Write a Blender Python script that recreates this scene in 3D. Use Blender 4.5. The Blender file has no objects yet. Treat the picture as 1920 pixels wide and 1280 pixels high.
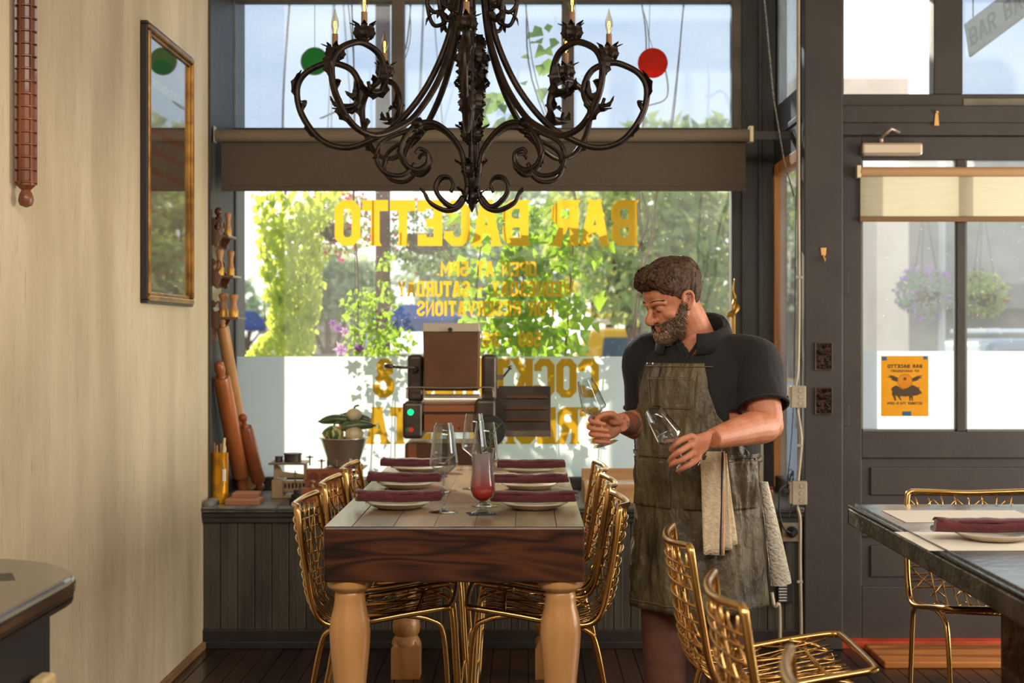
import bpy, bmesh, math, random
from mathutils import Vector, Matrix, Quaternion
random.seed(7)
R = math.radians
sc = bpy.context.scene
COL = sc.collection
V = Vector

# ---------------------------------------------------------------- camera
EYE = 1.5
FPX = 2667.0
cam_d = bpy.data.cameras.new('camera')
cam_d.sensor_width = 36.0
cam_d.lens = 50.0
cam_d.shift_x = -23.0/1920
cam_d.shift_y = -12.0/1920
cam_d.clip_start = 0.05
cam_d.clip_end = 400
cam_d.dof.use_dof = True
cam_d.dof.focus_distance = 4.75
cam_d.dof.aperture_fstop = 3.5
cam = bpy.data.objects.new('camera', cam_d)
COL.objects.link(cam)
cam.location = (0, 0, EYE)
cam.rotation_euler = (R(90), 0, 0)
sc.camera = cam

def at(px, py, Y):
    """the point at depth Y seen at photo pixel (px, py)"""
    return V(((px-983)/FPX*Y, Y, EYE-(py-628)/FPX*Y))
def ax(px, Y): return (px-983)/FPX*Y
def az(py, Y): return EYE-(py-628)/FPX*Y

# ---------------------------------------------------------------- world, sun, fill lights, exposure
sc.view_settings.view_transform = 'Standard'
sc.view_settings.look = 'None'
sc.view_settings.exposure = 0.42
sc.view_settings.gamma = 1.0
sc.cycles.max_bounces = 12
sc.cycles.transparent_max_bounces = 32
sc.cycles.transmission_bounces = 12
sc.cycles.sample_clamp_indirect = 6.0
sc.cycles.blur_glossy = 0.3

w = bpy.data.worlds.new('sky'); sc.world = w; w.use_nodes = True
nt = w.node_tree; nt.nodes.clear()
def nn(t, kind, **kw):
    n = t.nodes.new(kind)
    for k, v in kw.items(): setattr(n, k, v)
    return n
wo = nn(nt, 'ShaderNodeOutputWorld'); bg = nn(nt, 'ShaderNodeBackground')
tc = nn(nt, 'ShaderNodeTexCoord'); mp = nn(nt, 'ShaderNodeMapping'); mp.inputs['Scale'].default_value = (1, 1, 3.2)
nz = nn(nt, 'ShaderNodeTexNoise'); nz.inputs['Scale'].default_value = 4.0; nz.inputs['Detail'].default_value = 5; nz.inputs['Roughness'].default_value = .55
rp = nn(nt, 'ShaderNodeValToRGB'); rp.color_ramp.elements[0].position = .42; rp.color_ramp.elements[1].position = .62
sep = nn(nt, 'ShaderNodeSeparateXYZ'); mr = nn(nt, 'ShaderNodeMapRange')
mr.inputs['From Min'].default_value = 0.0; mr.inputs['From Max'].default_value = .45
hz = nn(nt, 'ShaderNodeMix', data_type='RGBA'); hz.inputs['A'].default_value = (1.0, .97, .92, 1); hz.inputs['B'].default_value = (.46, .62, .84, 1)
cl = nn(nt, 'ShaderNodeMix', data_type='RGBA'); cl.inputs['B'].default_value = (1.0, .98, .95, 1)
L = nt.links.new
L(tc.outputs['Generated'], mp.inputs['Vector']); L(mp.outputs['Vector'], nz.inputs['Vector']); L(nz.outputs['Fac'], rp.inputs['Fac'])
L(tc.outputs['Generated'], sep.inputs['Vector']); L(sep.outputs['Z'], mr.inputs['Value']); L(mr.outputs['Result'], hz.inputs['Factor'])
L(hz.outputs['Result'], cl.inputs['A']); L(rp.outputs['Color'], cl.inputs['Factor'])
L(cl.outputs['Result'], bg.inputs['Color']); bg.inputs['Strength'].default_value = 1.6; L(bg.outputs['Background'], wo.inputs['Surface'])

SUN_AZ, SUN_EL = R(24), R(24)          # sun ahead, to the left of the street
sd = bpy.data.lights.new('sun', 'SUN'); sd.energy = 6.0; sd.angle = R(0.6); sd.color = (1.0, .90, .74)
so = bpy.data.objects.new('sun', sd); COL.objects.link(so)
so.rotation_euler = V((-math.sin(SUN_AZ)*math.cos(SUN_EL), math.cos(SUN_AZ)*math.cos(SUN_EL), math.sin(SUN_EL))).to_track_quat('Z', 'Y').to_euler()
so.location = (-8, 20, 12)

def area(name, loc, rot, sx, sy, power, col):
    d = bpy.data.lights.new(name, 'AREA'); d.shape = 'RECTANGLE'; d.size = sx; d.size_y = sy; d.energy = power; d.color = col
    o = bpy.data.objects.new(name, d); COL.objects.link(o); o.location = loc; o.rotation_euler = rot
    return o
# added fill: unseen area lights high in the room, tipped towards the tables
area('ceiling_fill_light', (-.1, .6, 3.22), (R(25), 0, 0), 2.6, .9, 80, (1.0, .95, .87))
area('ceiling_fill_light', (2.8, .6, 3.22), (R(25), 0, R(20)), 2.6, .9, 70, (1.0, .92, .80))
# added, unseen fill from the right to brighten the left wall
area('right_fill_light', (4.3, 5.0, 1.5), (R(90), 0, R(90)), 2.8, 2.2, 130, (1.0, .93, .82))

# ---------------------------------------------------------------- materials
def lin(c):
    out = []
    for v in c[:3]:
        v /= 255.0
        out.append(v/12.92 if v <= .04045 else ((v+.055)/1.055)**2.4)
    return (*out, 1.0)
MATS = {}
def M(name, col, rough=.5, metal=0.0, col2=None, scale=6.0, stretch=(1, 1, 1), contrast=(.35, .65), bump=0.0, bscale=None, bstretch=None,
      spec=None, coat=0.0, trans=0.0, emit=0.0, detail=4, sheen=0.0, dist=0.0, translucent=0.0, tcol=None):
    if name in MATS: return MATS[name]
    m = bpy.data.materials.new(name); m.use_nodes = True; t = m.node_tree
    p = t.nodes['Principled BSDF']; out = t.nodes['Material Output']
    p.inputs['Base Color'].default_value = lin(col); p.inputs['Roughness'].default_value = rough; p.inputs['Metallic'].default_value = metal
    if spec is not None: p.inputs['Specular IOR Level'].default_value = spec
    if coat: p.inputs['Coat Weight'].default_value = coat; p.inputs['Coat Roughness'].default_value = .15
    if sheen: p.inputs['Sheen Weight'].default_value = sheen
    if trans: p.inputs['Transmission Weight'].default_value = trans
    if emit: p.inputs['Emission Color'].default_value = lin(col); p.inputs['Emission Strength'].default_value = emit
    tcn = nn(t, 'ShaderNodeTexCoord')
    ln = t.links.new
    if col2 is not None:
        mpn = nn(t, 'ShaderNodeMapping'); mpn.inputs['Scale'].default_value = stretch
        n = nn(t, 'ShaderNodeTexNoise'); n.inputs['Scale'].default_value = scale; n.inputs['Detail'].default_value = detail; n.inputs['Distortion'].default_value = dist
        r = nn(t, 'ShaderNodeValToRGB'); e = r.color_ramp.elements
        e[0].position, e[1].position = contrast; e[0].color = lin(col2); e[1].color = lin(col)
        ln(tcn.outputs['Object'], mpn.inputs['Vector']); ln(mpn.outputs['Vector'], n.inputs['Vector']); ln(n.outputs['Fac'], r.inputs['Fac']); ln(r.outputs['Color'], p.inputs['Base Color'])
    if bump:
        mpb = nn(t, 'ShaderNodeMapping'); mpb.inputs['Scale'].default_value = bstretch or stretch
        nb = nn(t, 'ShaderNodeTexNoise'); nb.inputs['Scale'].default_value = bscale or scale*3; nb.inputs['Detail'].default_value = 5
        b = nn(t, 'ShaderNodeBump'); b.inputs['Strength'].default_value = bump; b.inputs['Distance'].default_value = .02
        ln(tcn.outputs['Object'], mpb.inputs['Vector']); ln(mpb.outputs['Vector'], nb.inputs['Vector']); ln(nb.outputs['Fac'], b.inputs['Height']); ln(b.outputs['Normal'], p.inputs['Normal'])
    if translucent:
        tr = nn(t, 'ShaderNodeBsdfTranslucent'); tr.inputs['Color'].default_value = lin(tcol or col)
        mx = nn(t, 'ShaderNodeMixShader'); mx.inputs['Fac'].default_value = translucent
        ln(p.outputs['BSDF'], mx.inputs[1]); ln(tr.outputs['BSDF'], mx.inputs[2]); ln(mx.outputs['Shader'], out.inputs['Surface'])
    MATS[name] = m
    return m

def wood(name, dark, light, rough=.5, axis='X', scale=3.0, ring=14.0, bump=.15, coat=0.0, dist=2.5):
    """sawn wood: stretched noise rings along one axis"""
    if name in MATS: return MATS[name]
    m = bpy.data.materials.new(name); m.use_nodes = True; t = m.node_tree; p = t.nodes['Principled BSDF']; ln = t.links.new
    st = {'X': (.12, 1, 1), 'Y': (1, .12, 1), 'Z': (1, 1, .12)}[axis]
    c = nn(t, 'ShaderNodeTexCoord'); mpn = nn(t, 'ShaderNodeMapping'); mpn.inputs['Scale'].default_value = st
    n = nn(t, 'ShaderNodeTexNoise'); n.inputs['Scale'].default_value = scale; n.inputs['Detail'].default_value = 3; n.inputs['Distortion'].default_value = dist*.2
    mu = nn(t, 'ShaderNodeMath', operation='MULTIPLY'); mu.inputs[1].default_value = ring
    fr = nn(t, 'ShaderNodeMath', operation='PINGPONG'); fr.inputs[1].default_value = 1.0
    n2 = nn(t, 'ShaderNodeTexNoise'); n2.inputs['Scale'].default_value = scale*14; n2.inputs['Detail'].default_value = 4
    ad = nn(t, 'ShaderNodeMix', data_type='FLOAT'); ad.inputs['Factor'].default_value = .35
    r = nn(t, 'ShaderNodeValToRGB'); e = r.color_ramp.elements; e[0].position = .15; e[1].position = .8; e[0].color = lin(dark); e[1].color = lin(light)
    ln(c.outputs['Object'], mpn.inputs['Vector']); ln(mpn.outputs['Vector'], n.inputs['Vector']); ln(n.outputs['Fac'], mu.inputs[0]); ln(mu.outputs[0], fr.inputs[0])
    ln(mpn.outputs['Vector'], n2.inputs['Vector']); ln(fr.outputs[0], ad.inputs['A']); ln(n2.outputs['Fac'], ad.inputs['B']); ln(ad.outputs['Result'], r.inputs['Fac']); ln(r.outputs['Color'], p.inputs['Base Color'])
    p.inputs['Roughness'].default_value = rough
    if coat: p.inputs['Coat Weight'].default_value = coat
    if bump:
        b = nn(t, 'ShaderNodeBump'); b.inputs['Strength'].default_value = bump; b.inputs['Distance'].default_value = .005
        ln(n2.outputs['Fac'], b.inputs['Height']); ln(b.outputs['Normal'], p.inputs['Normal'])
    MATS[name] = m
    return m

def pane_mat(name, tint=(255, 255, 255), specks=0.0, haze=0.0, weave=0.0, refl=1.0):
    """a flat pane: see-through with a grazing reflection, dried droplets, a whitish haze put in for glare or a woven screen on it"""
    m = bpy.data.materials.new(name); m.use_nodes = True; t = m.node_tree; t.nodes.clear(); ln = t.links.new
    out = nn(t, 'ShaderNodeOutputMaterial'); tp = nn(t, 'ShaderNodeBsdfTransparent'); tp.inputs['Color'].default_value = lin(tint)
    gl = nn(t, 'ShaderNodeBsdfGlossy'); gl.inputs['Roughness'].default_value = .02
    fr = nn(t, 'ShaderNodeFresnel'); gm_ = nn(t, 'ShaderNodeNewGeometry'); im_ = nn(t, 'ShaderNodeMapRange'); im_.inputs['To Min'].default_value = 1.42; im_.inputs['To Max'].default_value = 1/1.42
    ln(gm_.outputs['Backfacing'], im_.inputs['Value']); ln(im_.outputs['Result'], fr.inputs['IOR'])      # same reflection from either face of the pane
    mf = nn(t, 'ShaderNodeMath', operation='MULTIPLY'); mf.inputs[1].default_value = refl; ln(fr.outputs[0], mf.inputs[0])
    mx = nn(t, 'ShaderNodeMixShader'); ln(mf.outputs[0], mx.inputs['Fac']); ln(tp.outputs[0], mx.inputs[1]); ln(gl.outputs[0], mx.inputs[2])
    last = mx
    c = nn(t, 'ShaderNodeTexCoord')
    if specks or haze or weave:
        df = nn(t, 'ShaderNodeBsdfTranslucent'); df.inputs['Color'].default_value = (.85, .85, .82, 1)
        fac = nn(t, 'ShaderNodeMath', operation='ADD', use_clamp=True); fac.inputs[0].default_value = 0; fac.inputs[1].default_value = haze
        if haze:
            hn = nn(t, 'ShaderNodeTexNoise'); hn.inputs['Scale'].default_value = 3.0; ln(c.outputs['Object'], hn.inputs['Vector'])
            hm = nn(t, 'ShaderNodeMath', operation='MULTIPLY'); hm.inputs[1].default_value = haze*2; ln(hn.outputs['Fac'], hm.inputs[0]); ln(hm.outputs[0], fac.inputs[1])
        if specks:
            vo = nn(t, 'ShaderNodeTexVoronoi'); vo.inputs['Scale'].default_value = 55; ln(c.outputs['Object'], vo.inputs['Vector'])
            lt = nn(t, 'ShaderNodeMath', operation='LESS_THAN'); ln(vo.outputs['Distance'], lt.inputs[0])
            sp = nn(t, 'ShaderNodeSeparateColor'); ln(vo.outputs['Color'], sp.inputs[0])
            pw = nn(t, 'ShaderNodeMath', operation='POWER'); ln(sp.outputs[0], pw.inputs[0]); pw.inputs[1].default_value = 5.0
            th = nn(t, 'ShaderNodeMath', operation='MULTIPLY'); ln(pw.outputs[0], th.inputs[0]); th.inputs[1].default_value = .16; ln(th.outputs[0], lt.inputs[1])
            ms = nn(t, 'ShaderNodeMath', operation='MULTIPLY'); ln(lt.outputs[0], ms.inputs[0]); ms.inputs[1].default_value = specks; ln(ms.outputs[0], fac.inputs[0])
        if weave:
            wv = nn(t, 'ShaderNodeTexNoise'); wv.inputs['Scale'].default_value = 12; wv.inputs['Detail'].default_value = 3
            mpn = nn(t, 'ShaderNodeMapping'); mpn.inputs['Scale'].default_value = (2, 1, 22); ln(c.outputs['Object'], mpn.inputs['Vector']); ln(mpn.outputs[0], wv.inputs['Vector'])
            wv2 = nn(t, 'ShaderNodeTexNoise'); wv2.inputs['Scale'].default_value = 12; wv2.inputs['Detail'].default_value = 3
            mp2 = nn(t, 'ShaderNodeMapping'); mp2.inputs['Scale'].default_value = (22, 1, 2); ln(c.outputs['Object'], mp2.inputs['Vector']); ln(mp2.outputs[0], wv2.inputs['Vector'])
            ws = nn(t, 'ShaderNodeMath', operation='ADD'); ln(wv.outputs['Fac'], ws.inputs[0]); ln(wv2.outputs['Fac'], ws.inputs[1])
            wm = nn(t, 'ShaderNodeMath', operation='MULTIPLY'); ln(ws.outputs[0], wm.inputs[0]); wm.inputs[1].default_value = weave
            ln(wm.outputs[0], fac.inputs[1])
            df.inputs['Color'].default_value = (.62, .64, .62, 1)
        m2 = nn(t, 'ShaderNodeMixShader'); ln(fac.outputs[0], m2.inputs['Fac']); ln(last.outputs[0], m2.inputs[1]); ln(df.outputs[0], m2.inputs[2]); last = m2
    ln(last.outputs[0], out.inputs['Surface'])
    return m

# ---------------------------------------------------------------- mesh builder
class MB:
    def __init__(s): s.v = []; s.f = []
    def add(s, vs, fs):
        n = len(s.v); s.v += [tuple(p) for p in vs]; s.f += [tuple(i+n for i in f) for f in fs]; return s
    def box(s, x0, x1, y0, y1, z0, z1, mtx=None):
        vs = [V((x, y, z)) for x in (x0, x1) for y in (y0, y1) for z in (z0, z1)]
        if mtx: vs = [mtx @ p for p in vs]
        return s.add(vs, [(0, 1, 3, 2), (4, 6, 7, 5), (0, 4, 5, 1), (2, 3, 7, 6), (0, 2, 6, 4), (1, 5, 7, 3)])
    def tube(s, pts, r, n=8, closed=False, squash=1.0, up=None):
        pts = [V(p) for p in pts]; k = len(pts); rr = r if isinstance(r, (list, tuple)) else [r]*k
        def tan(i):
            if closed: d = pts[(i+1) % k]-pts[i-1]
            else: d = pts[min(i+1, k-1)]-pts[max(i-1, 0)]
            return d.normalized() if d.length > 1e-9 else V((0, 0, 1))
        t0 = tan(0); a = V(up) if up else (V((0, 0, 1)) if abs(t0.z) < .9 else V((1, 0, 0)))
        nrm = (a-t0*a.dot(t0)).normalized(); vs = []; fs = []; pt = t0
        for i in range(k):
            t = tan(i); q = pt.rotation_difference(t); nrm = (q @ nrm); nrm = (nrm-t*nrm.dot(t)).normalized(); pt = t; b = t.cross(nrm)
            for j in range(n):
                an = 2*math.pi*j/n; vs.append(pts[i]+(nrm*math.cos(an)+b*math.sin(an)*squash)*rr[i])
        m = k if closed else k-1
        for i in range(m):
            for j in range(n):
                a0 = i*n+j; a1 = i*n+(j+1) % n; b0 = ((i+1) % k)*n+j; b1 = ((i+1) % k)*n+(j+1) % n
                fs.append((a0, a1, b1, b0))
        if not closed: fs.append(tuple(range(n-1, -1, -1))); fs.append(tuple((k-1)*n+j for j in range(n)))
        return s.add(vs, fs)
    def lathe(s, prof, mtx=None, n=24, cap=True, sx=1.0, sy=1.0):
        vs = []; fs = []; k = len(prof)
        for r, z in prof:
            for j in range(n):
                an = 2*math.pi*j/n; p = V((r*math.cos(an)*sx, r*math.sin(an)*sy, z)); vs.append(mtx @ p if mtx else p)
        for i in range(k-1):
            for j in range(n): fs.append((i*n+j, i*n+(j+1) % n, (i+1)*n+(j+1) % n, (i+1)*n+j))
        if cap: fs.append(tuple(range(n-1, -1, -1))); fs.append(tuple((k-1)*n+j for j in range(n)))
        return s.add(vs, fs)
    def prism(s, poly, t0, t1, mtx=None):
        """poly in the local XZ plane, thickness along local Y"""
        k = len(poly); vs = [V((x, t0, z)) for x, z in poly]+[V((x, t1, z)) for x, z in poly]
        if mtx: vs = [mtx @ p for p in vs]
        fs = [tuple(range(k)), tuple(range(2*k-1, k-1, -1))]+[(i, i+k, (i+1) % k+k, (i+1) % k) for i in range(k)]
        return s.add(vs, fs)
    def ball(s, c, rx, ry=None, rz=None, n=12, mtx=None):
        ry = ry or rx; rz = rz or rx; c = V(c); vs = []; fs = []; m = n
        h = max(4, n//2)
        for i in range(1, h):
            th = math.pi*i/h
            for j in range(m):
                ph = 2*math.pi*j/m; vs.append(V((rx*math.sin(th)*math.cos(ph), ry*math.sin(th)*math.sin(ph), -rz*math.cos(th))))
        vs += [V((0, 0, -rz)), V((0, 0, rz))]; B = len(vs)-2
        for i in range(h-2):
            for j in range(m): fs.append((i*m+j, i*m+(j+1) % m, (i+1)*m+(j+1) % m, (i+1)*m+j))
        for j in range(m): fs.append((B, (j+1) % m, j)); fs.append((B+1, (h-2)*m+j, (h-2)*m+(j+1) % m))
        if mtx: vs = [mtx @ p for p in vs]
        return s.add([p+c for p in vs], fs)
    def loft(s, rings, cap=True, closed=True):
        n = len(rings[0]); vs = [p for r in rings for p in r]; fs = []
        for i in range(len(rings)-1):
            for j in range(n if closed else n-1): fs.append((i*n+j, i*n+(j+1) % n, (i+1)*n+(j+1) % n, (i+1)*n+j))
        if cap: fs.append(tuple(range(n-1, -1, -1))); fs.append(tuple((len(rings)-1)*n+j for j in range(n)))
        return s.add(vs, fs)
    def leaf(s, c, d, nrm, ln_, wd, fold=.25):
        c = V(c); d = V(d).normalized(); nrm = V(nrm); sd_ = d.cross(nrm)
        if sd_.length < 1e-4: sd_ = d.cross(V((.3, .5, .8)))
        sd_.normalize(); up = sd_.cross(d)
        m0 = c+d*ln_*.42; tip = c+d*ln_-up*ln_*.12
        l1 = c+d*ln_*.3+sd_*wd*.5+up*fold*wd; r1 = c+d*ln_*.3-sd_*wd*.5+up*fold*wd
        return s.add([c, l1, tip, r1, m0], [(0, 4, 1), (1, 4, 2), (0, 3, 4), (3, 2, 4)])
    def build(s, name, mat, parent=None, smooth=False, bevel=0.0, sub=0, loc=None, solid=0.0, seg=2, autos=None):
        me = bpy.data.meshes.new(name); me.from_pydata(s.v, [], s.f); me.validate(); me.update()
        bm = bmesh.new(); bm.from_mesh(me); bmesh.ops.recalc_face_normals(bm, faces=bm.faces); bm.to_mesh(me); bm.free()
        if smooth: me.polygons.foreach_set('use_smooth', [True]*len(me.polygons))
        if autos is not None: me.set_sharp_from_angle(angle=R(autos))
        if mat: me.materials.append(mat)
        o = bpy.data.objects.new(name, me); COL.objects.link(o)
        if loc is not None: o.location = loc
        if parent is not None: o.parent = parent
        if solid: md = o.modifiers.new('thick', 'SOLIDIFY'); md.thickness = solid; md.offset = 0
        if bevel:
            md = o.modifiers.new('bevel', 'BEVEL'); md.width = bevel; md.segments = seg; md.limit_method = 'ANGLE'; md.angle_limit = R(40)
        if sub: md = o.modifiers.new('sub', 'SUBSURF'); md.levels = sub; md.render_levels = sub
        return o

def tag(o, label=None, cat=None, group=None, kind=None):
    if label: o['label'] = label
    if cat: o['category'] = cat
    if group: o['group'] = group
    if kind: o['kind'] = kind
    return o
def empty(name, loc=(0, 0, 0), rz=0.0, label=None, cat=None, group=None):
    o = bpy.data.objects.new(name, None); COL.objects.link(o); o.location = loc; o.rotation_euler = (0, 0, rz); o.empty_display_size = .1
    return tag(o, label, cat, group)
def struct(o): o['kind'] = 'structure'; return o
def copy_tree(o, parent=None):
    c = o.copy(); COL.objects.link(c)
    if parent is not None: c.parent = parent
    for ch in list(o.children): copy_tree(ch, c)
    return c
def spline(pts, n=8):
    """Catmull-Rom through the points"""
    pts = [V(p) if not isinstance(p, (int, float)) else p for p in pts]; out = []
    P = [pts[0]*2-pts[1]]+pts+[pts[-1]*2-pts[-2]]
    for i in range(1, len(P)-2):
        for k in range(n):
            t = k/n; a, b, c, d = P[i-1], P[i], P[i+1], P[i+2]
            out.append(.5*((2*b)+(c-a)*t+(2*a-5*b+4*c-d)*t*t+(3*b-a-3*c+d)*t**3))
    out.append(pts[-1]); return out
def sp1(vals, n): return [v.x for v in spline([V((v, 0, 0)) for v in vals], n)]
def frame_mtx(o, x, y, z):
    m = Matrix.Identity(4)
    for i in range(3): m[i][0] = x[i]; m[i][1] = y[i]; m[i][2] = z[i]; m[i][3] = o[i]
    return m
def axis_mtx(a, b):
    """matrix whose local Z runs from a to b, origin a"""
    a = V(a); d = (V(b)-a).normalized(); return Matrix.Translation(a) @ d.to_track_quat('Z', 'Y').to_matrix().to_4x4()

# ---------------------------------------------------------------- lettering (condensed chamfered capitals drawn as strokes)
_c, _d = .28, .13
_bt = [(0, 1), (1-_c, 1), (1, 1-_d), (1, .63), (1-_c, .5)]
_bb = [(1-_c, .5), (1, .37), (1, _d), (1-_c, 0), (0, 0)]
GL = {
 'A': (1.15, [[(0, 0), (.44, 1)], [(1, 0), (.56, 1)], [(.4, 1), (.6, 1)], [(.17, .32), (.83, .32)]]),
 'B': (1, [[(0, -.0), (0, 1)], _bt, _bb, [(0, .5), (1-_c, .5)]]),
 'C': (1, [[(1, .72), (1, 1-_d), (1-_c, 1), (_c, 1), (0, 1-_d), (0, _d), (_c, 0), (1-_c, 0), (1, _d), (1, .28)]]),
 'D': (1, [[(0, 0), (0, 1), (1-_c, 1), (1, 1-_d), (1, _d), (1-_c, 0), (0, 0), (0, .1)]]),
 'E': (.95, [[(1, .8), (1, 1), (0, 1), (0, 0), (1, 0), (1, .2)], [(0, .5), (.75, .5)]]),
 'F': (.95, [[(1, .8), (1, 1), (0, 1), (0, 0)], [(0, .5), (.75, .5)]]),
 'H': (1, [[(0, 0), (0, 1)], [(1, 0), (1, 1)], [(0, .5), (1, .5)]]),
 'I': (.3, [[(.5, 0), (.5, 1)]]),
 'K': (1.05, [[(0, 0), (0, 1)], [(1, 1), (.1, .45)], [(.35, .6), (1, 0)]]),
 'L': (.9, [[(0, 1), (0, 0), (1, 0), (1, .22)]]),
 'M': (1.3, [[(0, 0), (0, 1), (.5, .3), (1, 1), (1, 0)]]),
 'N': (1.05, [[(0, 0), (0, 1), (1, 0), (1, 1)]]),
 'O': (1, [[(0, _d), (0, 1-_d), (_c, 1), (1-_c, 1), (1, 1-_d), (1, _d), (1-_c, 0), (_c, 0), (0, _d), (0, .2)]]),
 'P': (1, [[(0, 0), (0, 1)], [(0, 1), (1-_c, 1), (1, 1-_d), (1, .58), (1-_c, .45), (0, .45)]]),
 'R': (1.05, [[(0, 0), (0, 1)], [(0, 1), (1-_c, 1), (1, 1-_d), (1, .63), (1-_c, .5), (0, .5)], [(.5, .5), (1, 0)]]),
 'S': (1, [[(1, .74), (1, 1-_d), (1-_c, 1), (_c, 1), (0, 1-_d), (0, .66), (1, .34), (1, _d), (1-_c, 0), (_c, 0), (0, _d), (0, .26)]]),
 'T': (1, [[(0, .82), (0, 1), (1, 1), (1, .82)], [(.5, 0), (.5, 1)]]),
 'U': (1, [[(0, 1), (0, _d), (_c, 0), (1-_c, 0), (1, _d), (1, 1)]]),
 'V': (1.1, [[(0, 1), (.5, 0), (1, 1)]]),
 'W': (1.5, [[(0, 1), (.25, 0), (.5, .8), (.75, 0), (1, 1)]]),
 'Y': (1.05, [[(0, 1), (.5, .45), (1, 1)], [(.5, 0), (.5, .45)]]),
 '&': (1.05, [[(1, .3), (1, _d), (1-_c, 0), (_c, 0), (0, _d), (0, .36), (.62, .62), (.75, .8), (.75, .9), (.6, 1), (.28, 1), (.1, .88), (.1, .72), (1, .42)]]),
 '0': (1, [[(0, _d), (0, 1-_d), (_c, 1), (1-_c, 1), (1, 1-_d), (1, _d), (1-_c, 0), (_c, 0), (0, _d), (0, .2)]]),
 '1': (.4, [[(.2, .8), (.6, 1), (.6, 0)]]),
 '3': (1, [[(0, .78), (0, 1-_d), (_c, 1), (1-_c, 1), (1, 1-_d), (1, .63), (.65, .5), (1, .37), (1, _d), (1-_c, 0), (_c, 0), (0, _d), (0, .22)]]),
 '5': (1, [[(1, 1), (0, 1), (0, .55), (1-_c, .58), (1, .48), (1, _d), (1-_c, 0), (_c, 0), (0, _d), (0, .22)]]),
 '6': (1, [[(1, .8), (1, 1-_d), (1-_c, 1), (_c, 1), (0, 1-_d), (0, _d), (_c, 0), (1-_c, 0), (1, _d), (1, .45), (1-_c, .55), (0, .55)]]),
 '7': (1, [[(0, 1), (1, 1), (.4, 0)]]),
 '9': (1, [[(0, .2), (0, _d), (_c, 0), (1-_c, 0), (1, _d), (1, 1-_d), (1-_c, 1), (_c, 1), (0, 1-_d), (0, .55), (_c, .45), (1, .45)]]),
 '-': (.7, [[(0, .5), (1, .5)]]), '.': (.25, [[(.5, 0), (.5, .12)]]), ':': (.25, [[(.5, .1), (.5, .25)], [(.5, .7), (.5, .85)]]), ' ': (.7, []),
}
def band(pts, hw):
    """outline quads of a mitred stroke, as (left, right) point pairs"""
    out = []; k = len(pts); P = [V((x, z, 0)) for x, z in pts]
    closed = (k > 4 and (P[0]-P[-2]).length < 1e-6)
    for i in range(k):
        a = P[i]-P[i-1] if i > 0 else (P[-2]-P[-3] if closed else P[1]-P[0]); b = P[i+1]-P[i] if i < k-1 else a
        a.normalize(); b.normalize(); na = V((-a.y, a.x, 0)); nb = V((-b.y, b.x, 0)); m = na+nb
        if m.length < .2: m = na.copy()
        m.normalize(); ml = hw/max(.45, m.dot(na)); out.append((P[i]+m*ml, P[i]-m*ml))
    return out
from mathutils.geometry import delaunay_2d_cdt
def text_mb(txt, w_, h_, hw=.1, gap=.42, serif=0.0, mb=None, mtx=None):
    """lettering in the local XZ plane from x=0 to w_, z=0 to h_; every letter is one clean flat outline"""
    mb = mb or MB(); tot = sum(GL[c][0] for c in txt)+gap*(len(txt)-1); u = w_/tot; x = 0.0; t = hw*h_
    for c in txt:
        gw, strokes = GL[c]; W = gw*u; xi0, xi1 = x+t*(0.5), x+W-t*(0.5); zi0, zi1 = t, h_-t; polys = []
        if xi1 < xi0: xi0 = xi1 = x+W/2
        for st in strokes:
            pts = [(xi0+(xi1-xi0)*a, zi0+(zi1-zi0)*b) for a, b in st]
            fx = []; free = []
            for i, (a, b) in enumerate(pts):      # free stem ends reach the cap and base lines
                if i in (0, len(pts)-1):
                    sb = st[i][1]; q_ = st[1] if i == 0 else st[-2]
                    if abs(q_[1]-sb) > .3 and sb in (0, 1) and c != '-':
                        b = 0.0 if sb == 0 else h_; free.append((i, sb))
                fx.append((a, b))
            br = band(fx, t)
            for (l0, r0), (l1, r1) in zip(br[:-1], br[1:]): polys.append([l0.xy, l1.xy, r1.xy, r0.xy])
            if serif and c not in 'OCS-.':
                for i, sb in free:
                    a, b = fx[i]; g = 1 if sb == 0 else -1
                    polys.append([V((a-t-serif*h_, b)), V((a+t+serif*h_, b)), V((a+t, b+g*serif*h_*1.6)), V((a-t, b+g*serif*h_*1.6))])
        if polys:
            vs = []; fs = []
            for p in polys:
                if sum(p[i].x*p[(i+1) % len(p)].y-p[(i+1) % len(p)].x*p[i].y for i in range(len(p))) < 0: p = p[::-1]
                fs.append(list(range(len(vs), len(vs)+len(p)))); vs += p
            ov, oe, of, _a, _b, src = delaunay_2d_cdt(vs, [], fs, 0, 1e-6)
            of = [f for f, g in zip(of, src) if g]
            q = [V((p.x, 0, p.y)) for p in ov]
            mb.add([mtx @ p for p in q] if mtx else q, [tuple(f) for f in of])
        x += W+gap*u
    return mb
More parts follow.
